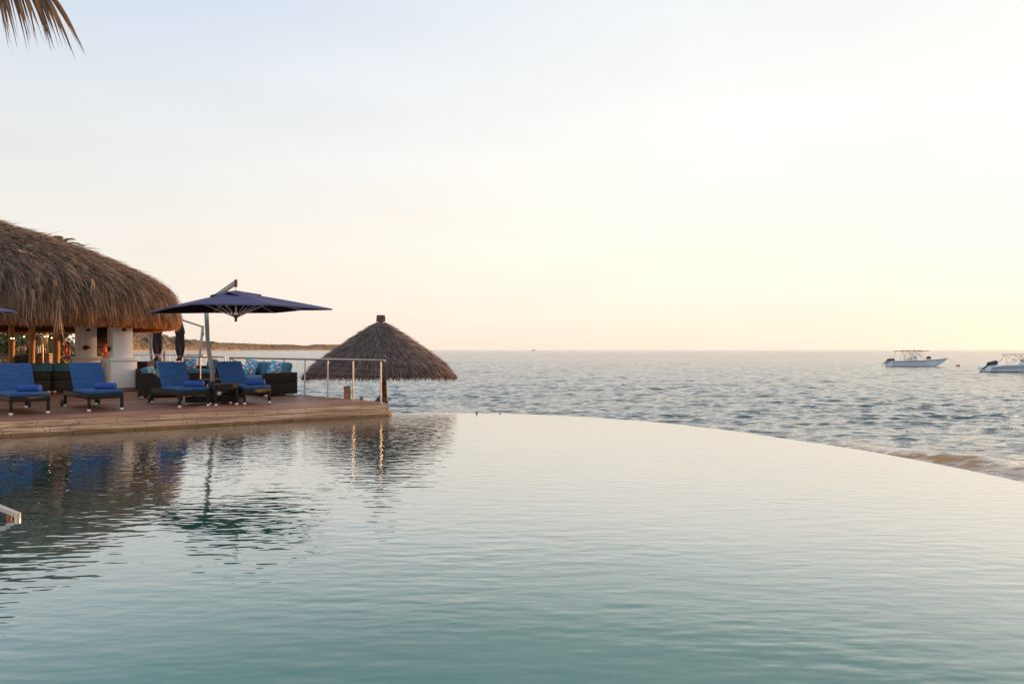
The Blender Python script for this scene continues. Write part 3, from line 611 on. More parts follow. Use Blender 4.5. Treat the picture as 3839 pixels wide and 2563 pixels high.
def sofa(lab, loc, rz, L_, arms=(1, 1), D_=.95, backh=.63, mirror=1, cat='sofa', cush=True, name='wicker_sofa', group=None, ch=.84):
    # local: x = depth (back at +x), y = length, from y=0 backwards
    t = thing(name, lab, cat, loc, rz, group); g_ = .05
    bm = B(); box(bm, (0, L_/2, .21), (D_, L_, .32), bev=.012); obj('base', bm, wicker, t)
    obj('back', bx((D_/2-.05, L_/2, (backh+.372)/2), (.10, L_, backh-.372), bev=.015), wicker, t)
    for k_, y in ((0, .07), (1, L_-.07)):
        if arms[k_]: obj('armrest', bx((-.052, y, (backh-.0+.372)/2), (D_-.104, .14, backh-.374), bev=.012), wicker, t)
    for x in (-1, 1):
        for y in (.08, L_-.08): obj('foot', bx((x*(D_/2-.09), y, .025), (.08, .08, .05)), chrome, t)
    n = max(1, round(L_/.72)); y0 = .15 if arms[0] else .01; y1 = L_-(.15 if arms[1] else .01); st = (y1-y0)/n
    for i in range(n):
        yc = y0+st*(i+.5); obj('seat_cushion', bx((-.06, yc, .372+.075), (D_-.12, st-.012, .15), bev=.045, seg=3), teal, t)
        rot = Matrix.Rotation(R(14), 3, 'Y'); obj('back_cushion', bx((D_/2-.17, yc, .372+.15+(ch-.52)/2+.02), (.19, st-.015, ch-.44), rot, .07, 3), teal, t)
    return t
sofa('teal cushioned wicker sofa against the railing, behind the rightmost lounger', (-6.27, 18.53, DK), R(43), 2.35)
sa = Vector((math.cos(R(43)), math.sin(R(43)), 0)); sb = Vector((-sa.y, sa.x, 0)); s0 = Vector((-6.27, 18.53, DK))
def onsofa(a, b, z_): v = s0+sa*a+sb*b; return (v.x, v.y, DK+z_)
pillow('turquoise floral throw pillow leaning in the left part of the sofa by the railing', onsofa(-.02, 2.0, .74), (R(78), R(10), R(43-70)), .46)
pillow('turquoise floral throw pillow showing above the armrest of the sofa by the railing', onsofa(.12, .62, .72), (R(70), R(14), R(43-60)), .42)
sofa('wicker sofa seen end on, teal cushion over its back, right of the pillar', (-9.18, 17.95, DK), R(180+43-24), 2.0, arms=(0, 0), D_=1.15, backh=.62, ch=.73)
sf = bpy.data.objects[[o.name for o in bpy.data.objects if o.name.startswith('wicker_sofa')][-1]]
# turn: its end faces the pool, so run the length backwards
sf.rotation_euler.z = R(204)
bm = B(); pf = [(-.57, .05), (-.57, .36), (-.08, .38), (.22, .645), (.575, .645), (.575, .05)]; fa = [bm.verts.new((x, 2.003, z_)) for x, z_ in pf]; fb_ = [bm.verts.new((x, 2.06, z_)) for x, z_ in pf]; bm.faces.new(fa); bm.faces.new(fb_)
for i in range(6): bm.faces.new((fa[i], fa[(i+1) % 6], fb_[(i+1) % 6], fb_[i]))
obj('side_panel', bm, wicker, sf)
sf.location = (-9.17-.41*2.0, 17.95+.91*2.0, DK)
pillow('dark floral throw pillow on the wicker sofa right of the white pillar', (-9.55, 18.75, DK+.72), (R(75), R(0), R(60)), .42)
sofa('wicker sofa with faded teal cushions far back beside the stair railing', (-11.35, 25.2, DK), R(30), 2.0, arms=(0, 1), D_=1.05)
pillow('pale floral throw pillow on the sofa far back beside the stair railing', (-11.95, 25.35, DK+.72), (R(75), R(0), R(20)), .44)
# row of sofas with their backs to the pool, under the thatch
mod_l = ['teal topped wicker sofa unit behind the leftmost lounger, at the frame edge', 'teal topped wicker sofa unit directly right of the leftmost lounger backrest', 'teal topped wicker sofa unit behind the second lounger backrest', 'teal topped wicker sofa unit half hidden at the first white pillar']
for i, px in enumerate((20, 104, 186, 262)):
    y = 20.3+.12*i; x = atx(px+42, y)
    sofa(mod_l[i], (x, y, DK), R(-90+3), .60 if False else .62, arms=(0, 0), name='wicker_sofa_unit', group='sofa units with their backs to the pool', backh=.62, ch=.80)
ch_ = sofa('dark high backed wicker chair between the two white pillars', (atx(384, 21.6)+.35, 21.9, DK), R(-150), .6, arms=(1, 0), D_=.7, backh=.86, cat='chair', name='wicker_chair', ch=.70)
ch2 = sofa('wicker armchair directly right of the second white pillar', (atx(525, 20.6), 21.0, DK), R(-120), .7, arms=(1, 1), D_=.75, backh=.68, cat='chair', name='wicker_chair', ch=.66)

def tub_chair(lab, loc, rz):
    t = thing('tub_chair', lab, 'chair', loc, rz); bm = B(); pr = []
    for i in range(17):
        a = R(-20+220*i/16); pr.append((math.cos(a), math.sin(a)))
    o_ = [[bm.verts.new((r_*c, r_*s_, zz)) for c, s_ in pr] for r_, zz in ((.34, .3), (.36, .55), (.37, .78), (.35, .80), (.33, .78), (.31, .3))]
    for a, b in zip(o_[:-1], o_[1:]):
        for j in range(16): bm.faces.new((a[j], a[j+1], b[j+1], b[j]))
    obj('backrest', bm, wicker, t); obj('seat', lathe(B(), [(0, .30), (.33, .30), (.34, .36), (.30, .42), (0, .43)], n=24), wicker, t)
    for a in (45, 135, 225, 315): obj('leg', tube(B(), [(.26*math.cos(R(a)), .26*math.sin(R(a)), .3), (.28*math.cos(R(a)), .28*math.sin(R(a)), 0)], .02), plast, t)
    return t
tub_chair('round backed brown wicker tub chair at the dining table right of the pillar', (atx(540, 26.5), 26.5, DK), R(-90))
dtb = table('dining_table', 'dark dining table with a sunlit pale end, right of the second pillar', (atx(566, 27.6), 27.6, DK), R(8), 1.30, .8, .79, top=woodd, apron=.05, legs=.07, caps=False)
obj('sunlit_table_end', bx((.84, 0, .775), (.36, .8, .035), bev=.006), yel, dtb)  # end of the same table top, sunlight painted in as paler wood
def candle(lab, loc, s=1.0):
    o = obj('lantern_glass', lathe(B(), [(0, 0), (.07*s, 0), (.08*s, .02), (.08*s, .15*s), (.07*s, .16*s), (.065*s, .14*s), (.065*s, .02), (0, .02)], n=16), glass_c); o.location = loc; tag(o, lab, 'candle holder'); return o
candle('clear candle glass on the pale end of the dining table', (atx(603, 27.6), 27.6, DK+.797))
def fishing_post(lab, px, y, z0, h, wpx, cat='post', rz=.5):
    w_ = wpx/F*y/1.25; t = thing('timber_post', lab, cat, (atx(px, y), y, z0), rz); n = 3
    for i in range(n): obj('plank', bx(((i-1)*w_/n, 0, h/2), (w_/n-.008, w_*.8, h-(i % 2)*.0), bev=.008), mat('red_timber', (.36, .17, .09), .6, var=.2, vscale=6, stretch=(6, 6, .5)), t)
    obj('cap', bx((0, 0, h+.006), (w_*1.02, w_*.84, .012)), mat('grey_cap', (.16, .13, .12), .7), t); return t
fishing_post('square reddish timber post on the beach just behind the railing', 1302, 18.9, -.9, 1.41, 29)
fishing_post('short brown timber post standing behind the dining table', 615, 33, DK, 1.18, 11)
t = thing('potted_plant', 'small green potted plant just right of the dining table', 'potted plant', (atx(634, 27.2), 27.2, DK))
obj('pot', lathe(B(), [(0, 0), (.12, 0), (.17, .55), (.14, .55), (.13, .5), (0, .5)], n=16), planter, t)
bm = B()
for i in range(70):
    a = rnd.uniform(0, 6.28); e = rnd.uniform(.3, 1.4); l = rnd.uniform(.12, .28); d = Vector((math.cos(a)*math.cos(e), math.sin(a)*math.cos(e), math.sin(e))); s_ = d.cross(Vector((0, 0, 1))).normalized()*.022; p = Vector((0, 0, .52))+d*.05
    bm.faces.new([bm.verts.new(q) for q in (p, p+d*l*.5+s_, p+d*l, p+d*l*.5-s_)])
obj('foliage', bm, green, t, smooth=False)
t = thing('trough_planter', 'low terracotta trough on the terrace beneath the far railing', 'planter', (atx(770, 30.5), 30.5, DK)); obj('trough', bx((0, 0, .09), (.26, .2, .16), bev=.01), planter, t); obj('rim', bx((0, 0, .175), (.29, .23, .02), bev=.005), planter, t)

# ------------------------------------------------------------------ railings
def railing(lab, path, posts, h=1.0, r=.028, wires=0, extra=None, rp=.021):
    p0 = path[0]; t = thing('steel_railing', lab, 'railing', (p0[0], p0[1], DK), 0)
    rel = [Vector((p[0]-p0[0], p[1]-p0[1], h)) for p in path]; obj('handrail', tube(B(), rel, r, 12), steel, t)
    for x, y in posts:
        q = obj('post', tube(B(), [(x-p0[0], y-p0[1], 0), (x-p0[0], y-p0[1], h-r)], rp, 12), steel, t)
        obj('base_flange', lathe(B(), [(0, 0), (.05, 0), (.05, .012), (.028, .02), (0, .02)], (x-p0[0], y-p0[1], 0), 14), steel, q)
    for k_ in range(wires):
        zz = .12+k_*(h-.2)/wires; obj('wire', tube(B(), [(p[0]-p0[0], p[1]-p0[1], zz) for p in path], .0028, 5), steel, t)
    for e in extra or []: obj('stair_handrail', tube(B(), [Vector(q)-Vector((p0[0], p0[1], DK)) for q in e], r, 12), steel, t)
    return t
P = [(-3.09+(-.84)*i, 16.08+.805*i) for i in range(8)]
railing('long polished steel railing along the right edge of the deck', [(-2.97, 15.965)]+[(P[7][0], P[7][1])], P, wires=6, extra=[[(P[7][0], P[7][1], DK+1.0), (atx(935, 22.0), 22.0, EYE-.61), (atx(1000, 22.3), 22.3, EYE-.97)]])
rb = [(atx(677, 23.9), 23.9), (atx(844, 23.9), 23.9)]
railing('short steel railing at the top of the stairs, left of the gap', rb, [(atx(p, 23.9), 23.9) for p in (684, 751, 843)])
rc = [(atx(440, 33.7), 33.7), (atx(780, 33.9), 33.9), (atx(802, 33.6), 33.6), (atx(815, 32.8), 32.8), (atx(820, 31.7), 31.7), (atx(815, 30.7), 30.7), (atx(806, 30.0), 30.0), (atx(760, 29), 29)]
railing('rounded steel railing around the end of the far terrace', rc, [(atx(p, y), y) for p, y in ((502, 33.7), (633, 33.7), (706, 33.7), (770, 33.85), (820, 32.0), (813, 30.6))])

# ------------------------------------------------------------------ thatch
def thatch_mat(name, lo, hi, tip, rough=.9):
    m = bpy.data.materials.new(name); m.use_nodes = True; t = m.node_tree; ns = t.nodes; b = ns['Principled BSDF']; k = t.links.new; b.inputs['Roughness'].default_value = rough; b.inputs['Specular IOR Level'].default_value = .25
    a = ns.new('ShaderNodeAttribute'); a.attribute_name = 'tone'; r = ns.new('ShaderNodeValToRGB'); e = r.color_ramp.elements; e[0].color = (*lo, 1); e[1].color = (*hi, 1); k(a.outputs['Fac'], r.inputs[0])
    f = ns.new('ShaderNodeAttribute'); f.attribute_name = 'fresh_sunlit'; mi = ns.new('ShaderNodeMix'); mi.data_type = 'RGBA'; k(f.outputs['Fac'], mi.inputs[0]); k(r.outputs[0], mi.inputs[6])
    r2 = ns.new('ShaderNodeValToRGB'); e = r2.color_ramp.elements; e[0].color = (*[v*.45 for v in tip], 1); e[1].color = (*[v*1.5 for v in tip], 1); k(a.outputs['Fac'], r2.inputs[0]); k(r2.outputs[0], mi.inputs[7]); k(mi.outputs[2], b.inputs['Base Color'])
    tr_ = ns.new('ShaderNodeBsdfTranslucent'); k(mi.outputs[2], tr_.inputs[0]); mxs = ns.new('ShaderNodeMixShader'); mxs.inputs[0].default_value = .5; k(b.outputs[0], mxs.inputs[1]); k(tr_.outputs[0], mxs.inputs[2]); k(mxs.outputs[0], ns['Material Output'].inputs[0]); return m
thm = thatch_mat('thatch_straw', (.036, .025, .020), (.58, .45, .35), (.70, .28, .06))  # fringe orange: newer straw, with low sunlight also put into the colour
def strands(P0, D0, Nn, Ls, Ws, tone, fresh_sunlit, curl=.15, grav=.25, seg=3, g=None):
    """blades of straw: start points, directions, surface normals, lengths, widths"""
    n = len(P0); g = g or np.random.default_rng(5); side = np.cross(D0, Nn); side /= np.linalg.norm(side, axis=1, keepdims=True)+1e-9
    tw = g.normal(0, .6, n)[:, None]; side = side*np.cos(tw)+Nn*np.sin(tw)
    bend = g.normal(0, curl, (n, 3)); pts = []; p = P0.copy(); d = D0.copy()
    for k_ in range(seg+1):
        pts.append(p.copy()); d = d + bend/seg + np.array([0, 0, -grav])/seg; d /= np.linalg.norm(d, axis=1, keepdims=True); p = p + d*(Ls/seg)[:, None]
    wf = np.linspace(1, .25, seg+1); V = np.stack([pts[k_]+s_*side*(Ws*wf[k_]/2)[:, None] for k_ in range(seg+1) for s_ in (-1, 1)], 1)
    m = 2*(seg+1); base_ = (np.arange(n)*m)[:, None]; Fc = np.concatenate([base_+np.array([[2*k_, 2*k_+1, 2*k_+3, 2*k_+2]]) for k_ in range(seg)], 0)
    to = np.repeat(tone, m); fr = np.repeat(fresh_sunlit, m) if fresh_sunlit.ndim == 1 else fresh_sunlit.ravel(); return V.reshape(-1, 3), Fc, to, fr

# --- the bar pavilion
RC = R(40); ra = np.array([math.cos(RC), math.sin(RC)]); rb_ = np.array([-math.sin(RC), math.cos(RC)])
RA, RB, RN = 6.0, 5.5, 3.2; rcen = np.array([-9.42, 20.78])-ra*RA+rb_*RB
rprof = np.array([(1.0, .68), (1.012, 1.0), (1.008, 1.38), (.99, 1.73), (.955, 2.03), (.90, 2.28), (.75, 2.78), (.6, 3.17), (.45, 3.50), (.3, 3.80), (.15, 4.10), (0.02, 4.4)])
def roofpt(th_, t_, off=0.0):
    Rr = (np.abs(np.cos(th_)/RA)**RN+np.abs(np.sin(th_)/RB)**RN)**(-1/RN); u = np.linspace(0, 1, len(rprof)); rho = np.interp(t_, u, rprof[:, 0])+off; h = np.interp(t_, u, rprof[:, 1])
    x = rcen[0]+rho*Rr*(np.cos(th_)*ra[0]+np.sin(th_)*rb_[0]); y = rcen[1]+rho*Rr*(np.cos(th_)*ra[1]+np.sin(th_)*rb_[1]); return np.stack([x, y, EYE+h], -1)
pav = thing('thatched_bar_pavilion', 'open bar building with a big shaggy thatched roof and white pillars', 'building', (float(rcen[0]), float(rcen[1]), DK))
pofs = np.array([rcen[0], rcen[1], DK])
nt_, np_ = 160, 40; tg, pg = np.meshgrid(np.linspace(0, 2*np.pi, nt_, endpoint=False), np.linspace(0, 1, np_), indexing='ij'); Vr = roofpt(tg, pg, -.02)
Vr[:, 0, 2] += .62; Vr[:, 1, 2] += .3; Vin = roofpt(tg, pg, -.075); Vin[..., 2] -= .12; Vin[:, 0, 2] += .62; Vin[:, 1, 2] += .3
VV_ = np.concatenate([Vr.reshape(-1, 3), Vin.reshape(-1, 3)])-pofs; ii = np.arange(nt_*np_).reshape(nt_, np_); i2 = np.roll(ii, -1, 0)
Fo = np.stack([ii[:, :-1], i2[:, :-1], i2[:, 1:], ii[:, 1:]], -1).reshape(-1, 4); Fi = Fo[:, ::-1]+nt_*np_
roof = npmesh('roof_shell', VV_, np.concatenate([Fo, Fi]), mat('under_thatch', (.075, .045, .026), .95, var=.4, vscale=14, stretch=(1, 1, .2)), pav, smooth=True)
g = np.random.default_rng(21)
def roof_strands(n, tmin, tmax, ln, wd, curl, grav, fr_lo, seg=3, lift=.02, tdist=None, thr=None):
    # keep to the side that can be seen (front, right, and far eave), even spread
    th_ = g.uniform(*(thr or (-2.6, 2.4)), n); t_ = g.uniform(tmin, tmax, n) if tdist is None else tdist(n)
    p = roofpt(th_, t_, lift); p2 = roofpt(th_, np.maximum(t_-.04, 0)-0.0, lift); low = t_ < .045; d = p2-p; d[low] = np.array([0, 0, -1.0]); d /= np.linalg.norm(d, axis=1, keepdims=True)+1e-9
    q = roofpt(th_+.01, t_, lift)-p; nrm_ = np.cross(q, d); nrm_ /= np.linalg.norm(nrm_, axis=1, keepdims=True)+1e-9; outw = np.concatenate([p[:, :2]-rcen, np.ones((n, 1))*2], 1); s_ = np.sign((nrm_*outw).sum(1)); nrm_ *= s_[:, None]
    d = d + g.normal(0,   .08+.17*t_[:, None]*.8, (n, 3))+.15*(np.sin(th_*97+t_*40)*np.sin(th_*41))[:, None]*q/(np.linalg.norm(q, axis=1, keepdims=True)+1e-9) + nrm_*g.uniform(-.05, .07, n)[:, None]; d /= np.linalg.norm(d, axis=1, keepdims=True)
    clump = .5+.5*np.sin(th_*61+3*np.sin(t_*9))*np.sin(th_*23+t_*4); cl2 = np.sin(th_*133+5*np.sin(t_*23+th_*7))*np.sin(t_*71+th_*31); tone = np.clip(g.beta(1.3, 2.6, n)*.95+.26*clump+.16*cl2-.08, 0, 1)
    L_ = ln*g.uniform(.5, 1.3, n); W_ = wd*g.uniform(.5, 1.9, n)
    L_ = np.where(t_ < .32, np.minimum(L_, np.maximum(p[:, 2]-(EYE+.70), .04)*g.uniform(.62, 1.10, n)*(1+.10*np.sin(th_*37)*np.sin(th_*91))+.02), L_)
    fb = np.clip((.27-t_)/.22, 0, 1)
    fr = np.linspace(0, 1, seg+1)[None]*0 + np.clip(fr_lo*fb+g.normal(0, .08, n), 0, 1)[:, None]
    fr = np.repeat(fr, 2, axis=1)
    return strands(p, d, nrm_, L_, W_, tone, fr, curl, grav, seg, g)
parts_ = [roof_strands(48000, .30, 1.0, .46, .017, .14, .12, .1), roof_strands(54000, .08, .5, .58, .015, .10, .5, .6), roof_strands(50000, .02, .30, .55, .0145, .05, .5, .9, lift=.012),
          roof_strands(14000, .0, .10, .45, .022, .06, .5, 1.0, lift=.0, thr=(-3.14, 3.14)), roof_strands(15000, .0, .11, .42, .015, .06, .5, 1.0, lift=-.02), roof_strands(16000, .0, .08, .42, .015, .06, .5, 1.0, lift=-.06), roof_strands(1200, .05, .85, .45, .022, .2, .3, .2, lift=.01)]
off = 0; VL, FL_, TL, RL = [], [], [], []
for v, f, to, fr in parts_: VL.append(v); FL_.append(f+off); TL.append(to); RL.append(fr); off += len(v)
npmesh('roof_thatch', np.concatenate(VL)-pofs, np.concatenate(FL_), thm, roof, {'tone': np.concatenate(TL), 'fresh_sunlit': np.concatenate(RL)})
# long loose clumps hanging over the eave
def clumps():
    n = 34; th0 = g.uniform(-2.6, -1.02, n); Vs, Fs, Ts, Rs = [], [], [], []; o_ = 0
    for a in th0:
        k_ = 26; th_ = a+g.normal(0, .004, k_); t_ = np.full(k_, g.uniform(.12, .32)); p = roofpt(th_, t_, .03); p[:, 2] += g.normal(0, .1, k_)
        d = np.tile([0, 0, -1.0], (k_, 1))+g.normal(0, .09, (k_, 3)); d /= np.linalg.norm(d, axis=1, keepdims=True); nn_ = np.tile([.5, -.85, 0.], (k_, 1))
        v, f, to, fr = strands(p, d, nn_, g.uniform(.6, .95, k_), np.full(k_, .026), np.clip(g.uniform(.5, 1.1, k_), 0, 1), np.zeros(k_)+.12, .12, .3, 4, g); Vs.append(v); Fs.append(f+o_); Ts.append(to); Rs.append(fr); o_ += len(v)
    return np.concatenate(Vs), np.concatenate(Fs), np.concatenate(Ts), np.concatenate(Rs)
v, f, to, fr = clumps(); npmesh('loose_straw', v-pofs, f, thm, roof, {'tone': to, 'fresh_sunlit': fr})
def rel(x, y, z_): return (x-rcen[0], y-rcen[1], z_-DK)
def pillar(cx, cy, rz):
    q = link(bpy.data.objects.new('pillar', None)); q.parent = pav; q.location = rel(cx, cy, DK); q.rotation_euler.z = rz
    obj('plinth', bx((0, 0, .51), (.72, .72, .80), bev=.012), stucco, q); obj('plinth_cap', bx((0, 0, .965), (.80, .80, .12), bev=.022, seg=3), stucco, q)
    obj('shaft', bx((0, 0, 1.02+.76), (.54, .54, 1.52), bev=.012), stucco, q); obj('skirting', bx((0, 0, .058), (.75, .75, .115), bev=.006), skirt, q); return q
n_ = (math.cos(R(-46)), math.sin(R(-46)))
P2 = (-11.93, 20.78); P1 = (-14.98, 24.0)
pillar(*P2, R(47)); pillar(*P1, R(46))
for px, y, r_ in ((211, 22.8, .107), (120, 26.0, .105), (44, 26.0, .10), (168, 30, .12), (-60, 22, .12), (300, 31, .12)):
    bm = B(); x = atx(px, y); z1 = 2.45 if y < 25 else 3.2; tube(bm, [rel(x+.01*math.sin(k_*2.1), y, DK+z1*k_/8) for k_ in range(9)], [r_*(1+.06*math.sin(k_*1.7)) for k_ in range(9)], 16); obj('log_post', bm, log, pav)
# lamps and ornaments on the pillars
def bell(lab, px, y, hz):
    t = thing('copper_lamp', lab, 'lamp', (atx(px, y), y, EYE+hz), 0, 'copper lamps on the white pillars'); obj('dome', lathe(B(), [(0, .075), (.025, .07), (.045, .05), (.075, .03), (.085, 0), (.07, -.035), (.04, -.045), (0, -.05)], n=20), copper, t)
    obj('bracket', tube(B(), [(0, .02, .06), (0, .02, .22), (0, .25, .24)], .012, 6), plast, t); return t
bell('copper lamp on the left white pillar, above the hanging coral', 331, P1[1]-.50, .66)
bell('copper lamp on the right white pillar', 467, P2[1]-.50, .58)
def coral_orn(lab, loc, s=1.0, sq=(1, 1)):
    t = thing('hanging_ornament', lab, 'ornament', loc); bm = B()
    for i in range(26):
        a = rnd.uniform(0, 6.28); e = rnd.uniform(-1.2, .3); l = rnd.uniform(.06, .15)*s; d = Vector((math.cos(a)*math.cos(e)*sq[0], math.sin(a)*.35*sq[1], math.sin(e)*.8)); tube(bm, [(0, 0, 0), d*l*.5, d*l+Vector((0, 0, -.03))], [.03*s, .02*s, .006], 6)
    bmesh.ops.create_icosphere(bm, subdivisions=2, radius=.055*s); obj('coral_head', bm, coral, t); obj('cord', tube(B(), [(0, 0, .03), (.02, 0, .53)], .006, 5), coral, t); return t
coral_orn('dark coral ornament hanging on a cord on the left white pillar', (atx(322, 23.5), 23.5, EYE+.10), 1.25)
coral_orn('small dark ornament hanging on the shaded left side of the right pillar', (atx(409, 20.5), 20.5, EYE+.06), .8, (.4, 1))

# --- beach umbrella of thatch
def thatch_umbrella(lab, loc, seed=3, n=30000, pole_h=1.4):
    t = thing('thatched_parasol', lab, 'parasol', loc, 0, 'conical thatched parasols'); gg = np.random.default_rng(seed)    # origin under the apex, at pool water height
    Rm, zr, za = 2.16, .89, 2.43
    def cone(th_, s_, lift=0.0):     # s_: 0 apex .. 1 rim
        r_ = Rm*s_*(1+.03*np.cos(2*(th_-.2))); z_ = za-(za-zr)*s_**1.04 + .0*s_-.10*np.clip(s_-.86, 0, 1)/.14*1.0 - .07*s_**6*np.maximum(0, np.cos(2*(th_+.05)))
        return np.stack([r_*np.cos(th_), r_*np.sin(th_), z_+lift], -1)
    tg, pg = np.meshgrid(np.linspace(0, 2*np.pi, 64, endpoint=False), np.linspace(0.0, .95, 16), indexing='ij'); V1 = cone(tg, pg, -.03); V2 = cone(tg, pg, -.14); ii = np.arange(64*16).reshape(64, 16); i2 = np.roll(ii, -1, 0)
    Fo = np.stack([ii[:, :-1], i2[:, :-1], i2[:, 1:], ii[:, 1:]], -1).reshape(-1, 4)
    Fe = np.stack([ii[:, -1], i2[:, -1], i2[:, -1]+1024, ii[:, -1]+1024], -1)
    rf = npmesh('canopy', np.concatenate([V1.reshape(-1, 3), V2.reshape(-1, 3)]), np.concatenate([Fo, Fo[:, ::-1]+1024, Fe]), MATS['under_thatch'], t, smooth=True)
    th_ = gg.uniform(0, 2*np.pi, n); s_ = np.sqrt(gg.uniform(0.002, .96, n)); p = cone(th_, s_); p2 = cone(th_, s_+.04); d = p2-p; d /= np.linalg.norm(d, axis=1, keepdims=True)
    q = cone(th_+.02, s_)-p; nn_ = np.cross(d, q); nn_ /= np.linalg.norm(nn_, axis=1, keepdims=True)+1e-9; nn_ *= np.sign(nn_[:, 2:3]); d = d+gg.normal(0, .13, (n, 3))+nn_*gg.uniform(0, .1, n)[:, None]; d /= np.linalg.norm(d, axis=1, keepdims=True)
    tone = np.clip(gg.beta(2, 3, n), 0, 1); fresh_sunlit = np.clip((s_-.90)*9, 0, .9)+gg.normal(0, .05, n); L_ = np.minimum(.30*gg.uniform(.6, 1.2, n), (1.03-s_)*2.4+.07)
    v, f, to, fr = strands(p, d, nn_, L_, .019*gg.uniform(.6, 1.5, n), tone, np.clip(fresh_sunlit, 0, 1), .12, .06, 3, gg)
    m_ = 5200; th_ = gg.uniform(0, 2*np.pi, m_); p = cone(th_, gg.uniform(.90, .985, m_)); p[:, 2] -= gg.uniform(.0, .12, m_); d = np.stack([np.cos(th_)*.5, np.sin(th_)*.5, -np.ones(m_)], -1)+gg.normal(0, .16, (m_, 3)); d /= np.linalg.norm(d, axis=1, keepdims=True)
    v2, f2, to2, fr2 = strands(p, d, np.stack([np.cos(th_), np.sin(th_), 0*th_], -1), gg.uniform(.03, .19, m_), np.full(m_, .013), gg.uniform(0, .8, m_), np.clip(gg.normal(.85, .15, m_), 0, 1), .1, .1, 2, gg)
    o1 = npmesh('thatch', v, f, thm2, rf, {'tone': to, 'fresh_sunlit': fr}); npmesh('fringe', v2, f2, thm2, rf, {'tone': to2, 'fresh_sunlit': fr2})
    bm = B(); lathe(bm, [(.115, za-.06), (.11, za), (.10, za+.07), (.115, za+.13), (.10, za+.135), (0, za+.13)], n=22); cp = obj('top_knot', bm, MATS['under_thatch'], t)
    m_ = 500; th_ = gg.uniform(0, 6.28, m_); p = np.stack([.118*np.cos(th_), .118*np.sin(th_), za+.14+gg.uniform(-.02, .01, m_)], -1); d = np.tile([0, 0, -1.], (m_, 1))+gg.normal(0, .08, (m_, 3)); d /= np.linalg.norm(d, axis=1, keepdims=True)
    v, f, to, fr = strands(p, d, np.stack([np.cos(th_), np.sin(th_), 0*th_], -1), gg.uniform(.12, .2, m_), np.full(m_, .013), gg.uniform(0, 1, m_), np.full(m_, .15), .05, 0, 2, gg); npmesh('knot_straw', v, f, thm2, cp, {'tone': to, 'fresh_sunlit': fr})
    obj('pole', tube(B(), [(.16+.07, -.22, -pole_h), (.18, -.2, -.2), (.12, -.12, .5), (.04, -.04, 1.2), (0, 0, za-.1)], [.085, .082, .078, .07, .06], 14), mat('parasol_pole', (.11, .055, .03), .7, var=.3, vscale=6, bump=.4, bscale=16, stretch=(1, 1, .2)), t)
    return t
thm2 = thatch_mat('weathered_straw', (.055, .042, .040), (.64, .50, .43), (.20, .085, .035))
th_y = 20.6
tp = thatch_umbrella('grey conical thatched parasol on the beach behind the deck corner', (atx(1428, th_y), th_y, 0))
tq = dup(tp, (atx(378, 25.2), 25.2, 1.46), R(40), 'small sunlit thatch roof on the stone pillar between the white pillars'); tq.scale = (.36, .36, .42)

# --- behind the railing
t = thing('ball_valve', 'grey ball and rod on an orange pipe beyond the deck edge', 'valve', (atx(1355, 17.6), 17.6, -.95))
obj('ball', lathe(B(), [(0, 1.285)]+[(.052*math.sin(a), 1.235-.052*math.cos(a)*-1) for a in np.linspace(.2, 3.0, 12)]+[(0, 1.183)], n=16), mat('grey_ball', (.12, .13, .17), .4), t)
obj('rod', tube(B(), [(-.30, 0, 1.19), (0, 0, 1.225)], .008, 6), plast, t); obj('pipe', tube(B(), [(-.02, 0, .0), (0, 0, 1.15), (.01, 0, 1.19)], .042, 12), mat('orange_pipe', (.42, .14, .03), .5), t)
obj('side_bar', tube(B(), [(-.3, .0, 1.14), (0, 0, 1.15)], .016, 6), mat('orange_pipe', (.42, .14, .03), .5), t)
t = thing('beach_chair', 'black chair back showing above the deck edge behind the last railing post', 'chair', (atx(1418, 17.2), 17.2, -.95), R(20))
bm = bx((0, 0, 1.06), (.30, .05, .5), Matrix.Rotation(R(38), 3, 'Y'), .045, 3); obj('backrest', bm, plast, t); obj('seat', bx((.05, -.15, .42), (.48, .5, .06), bev=.02), plast, t)
for a in (-1, 1):
    for b in (-1, 1): obj('leg', tube(B(), [(a*.2, b*.2-.15, .4), (a*.22, b*.22-.15, 0)], .016, 8), plast, t)
for a in (-1, 1): obj('back_support', tube(B(), [(a*.14-.02, .02, .45), (a*.1, 0, .95)], .014, 8), plast, t)
for px, y, s_, lb in ((1787, 16.50, .028, 'small brown stone lying on the infinity pool edge'), (1874, 16.47, .02, 'tiny pale stone on the infinity pool edge, right of the brown one')):
    bm = B(); bmesh.ops.create_icosphere(bm, subdivisions=2, radius=s_)
    for v in bm.verts: v.co.z *= .75; v.co *= 1+.12*math.sin(v.co.x*90+v.co.y*60)
    o = obj('pebble', bm, mat('pebble_brown', (.12, .06, .04), .6) if s_ > .025 else stone); o.location = (atx(px, y), y, s_*.6); tag(o, lb, 'stone')
# pool handrail
t = thing('pool_handrail', 'stainless steel handrail dipping into the pool at the left edge', 'handrail', (-4.49, 6.2, 0))
obj('sloping_rail', qtube(B(), [(-1.5, .1, .62), (-.9, .05, .37), (-.0, 0, .034)], .05, .035), alu, t)
obj('end_post', tube(B(), [(.0, 0, .05), (.0, 0, -.6)], .026, 14), steel, t); obj('bracket', tube(B(), [(-.075, 0, .03), (-.075, 0, -.05)], .022, 10), mat('rusty_orange', (.35, .09, .02), .5), t)
obj('upper_post', tube(B(), [(-1.5, .1, .66), (-1.5, .1, .1)], .026, 14), steel, t)

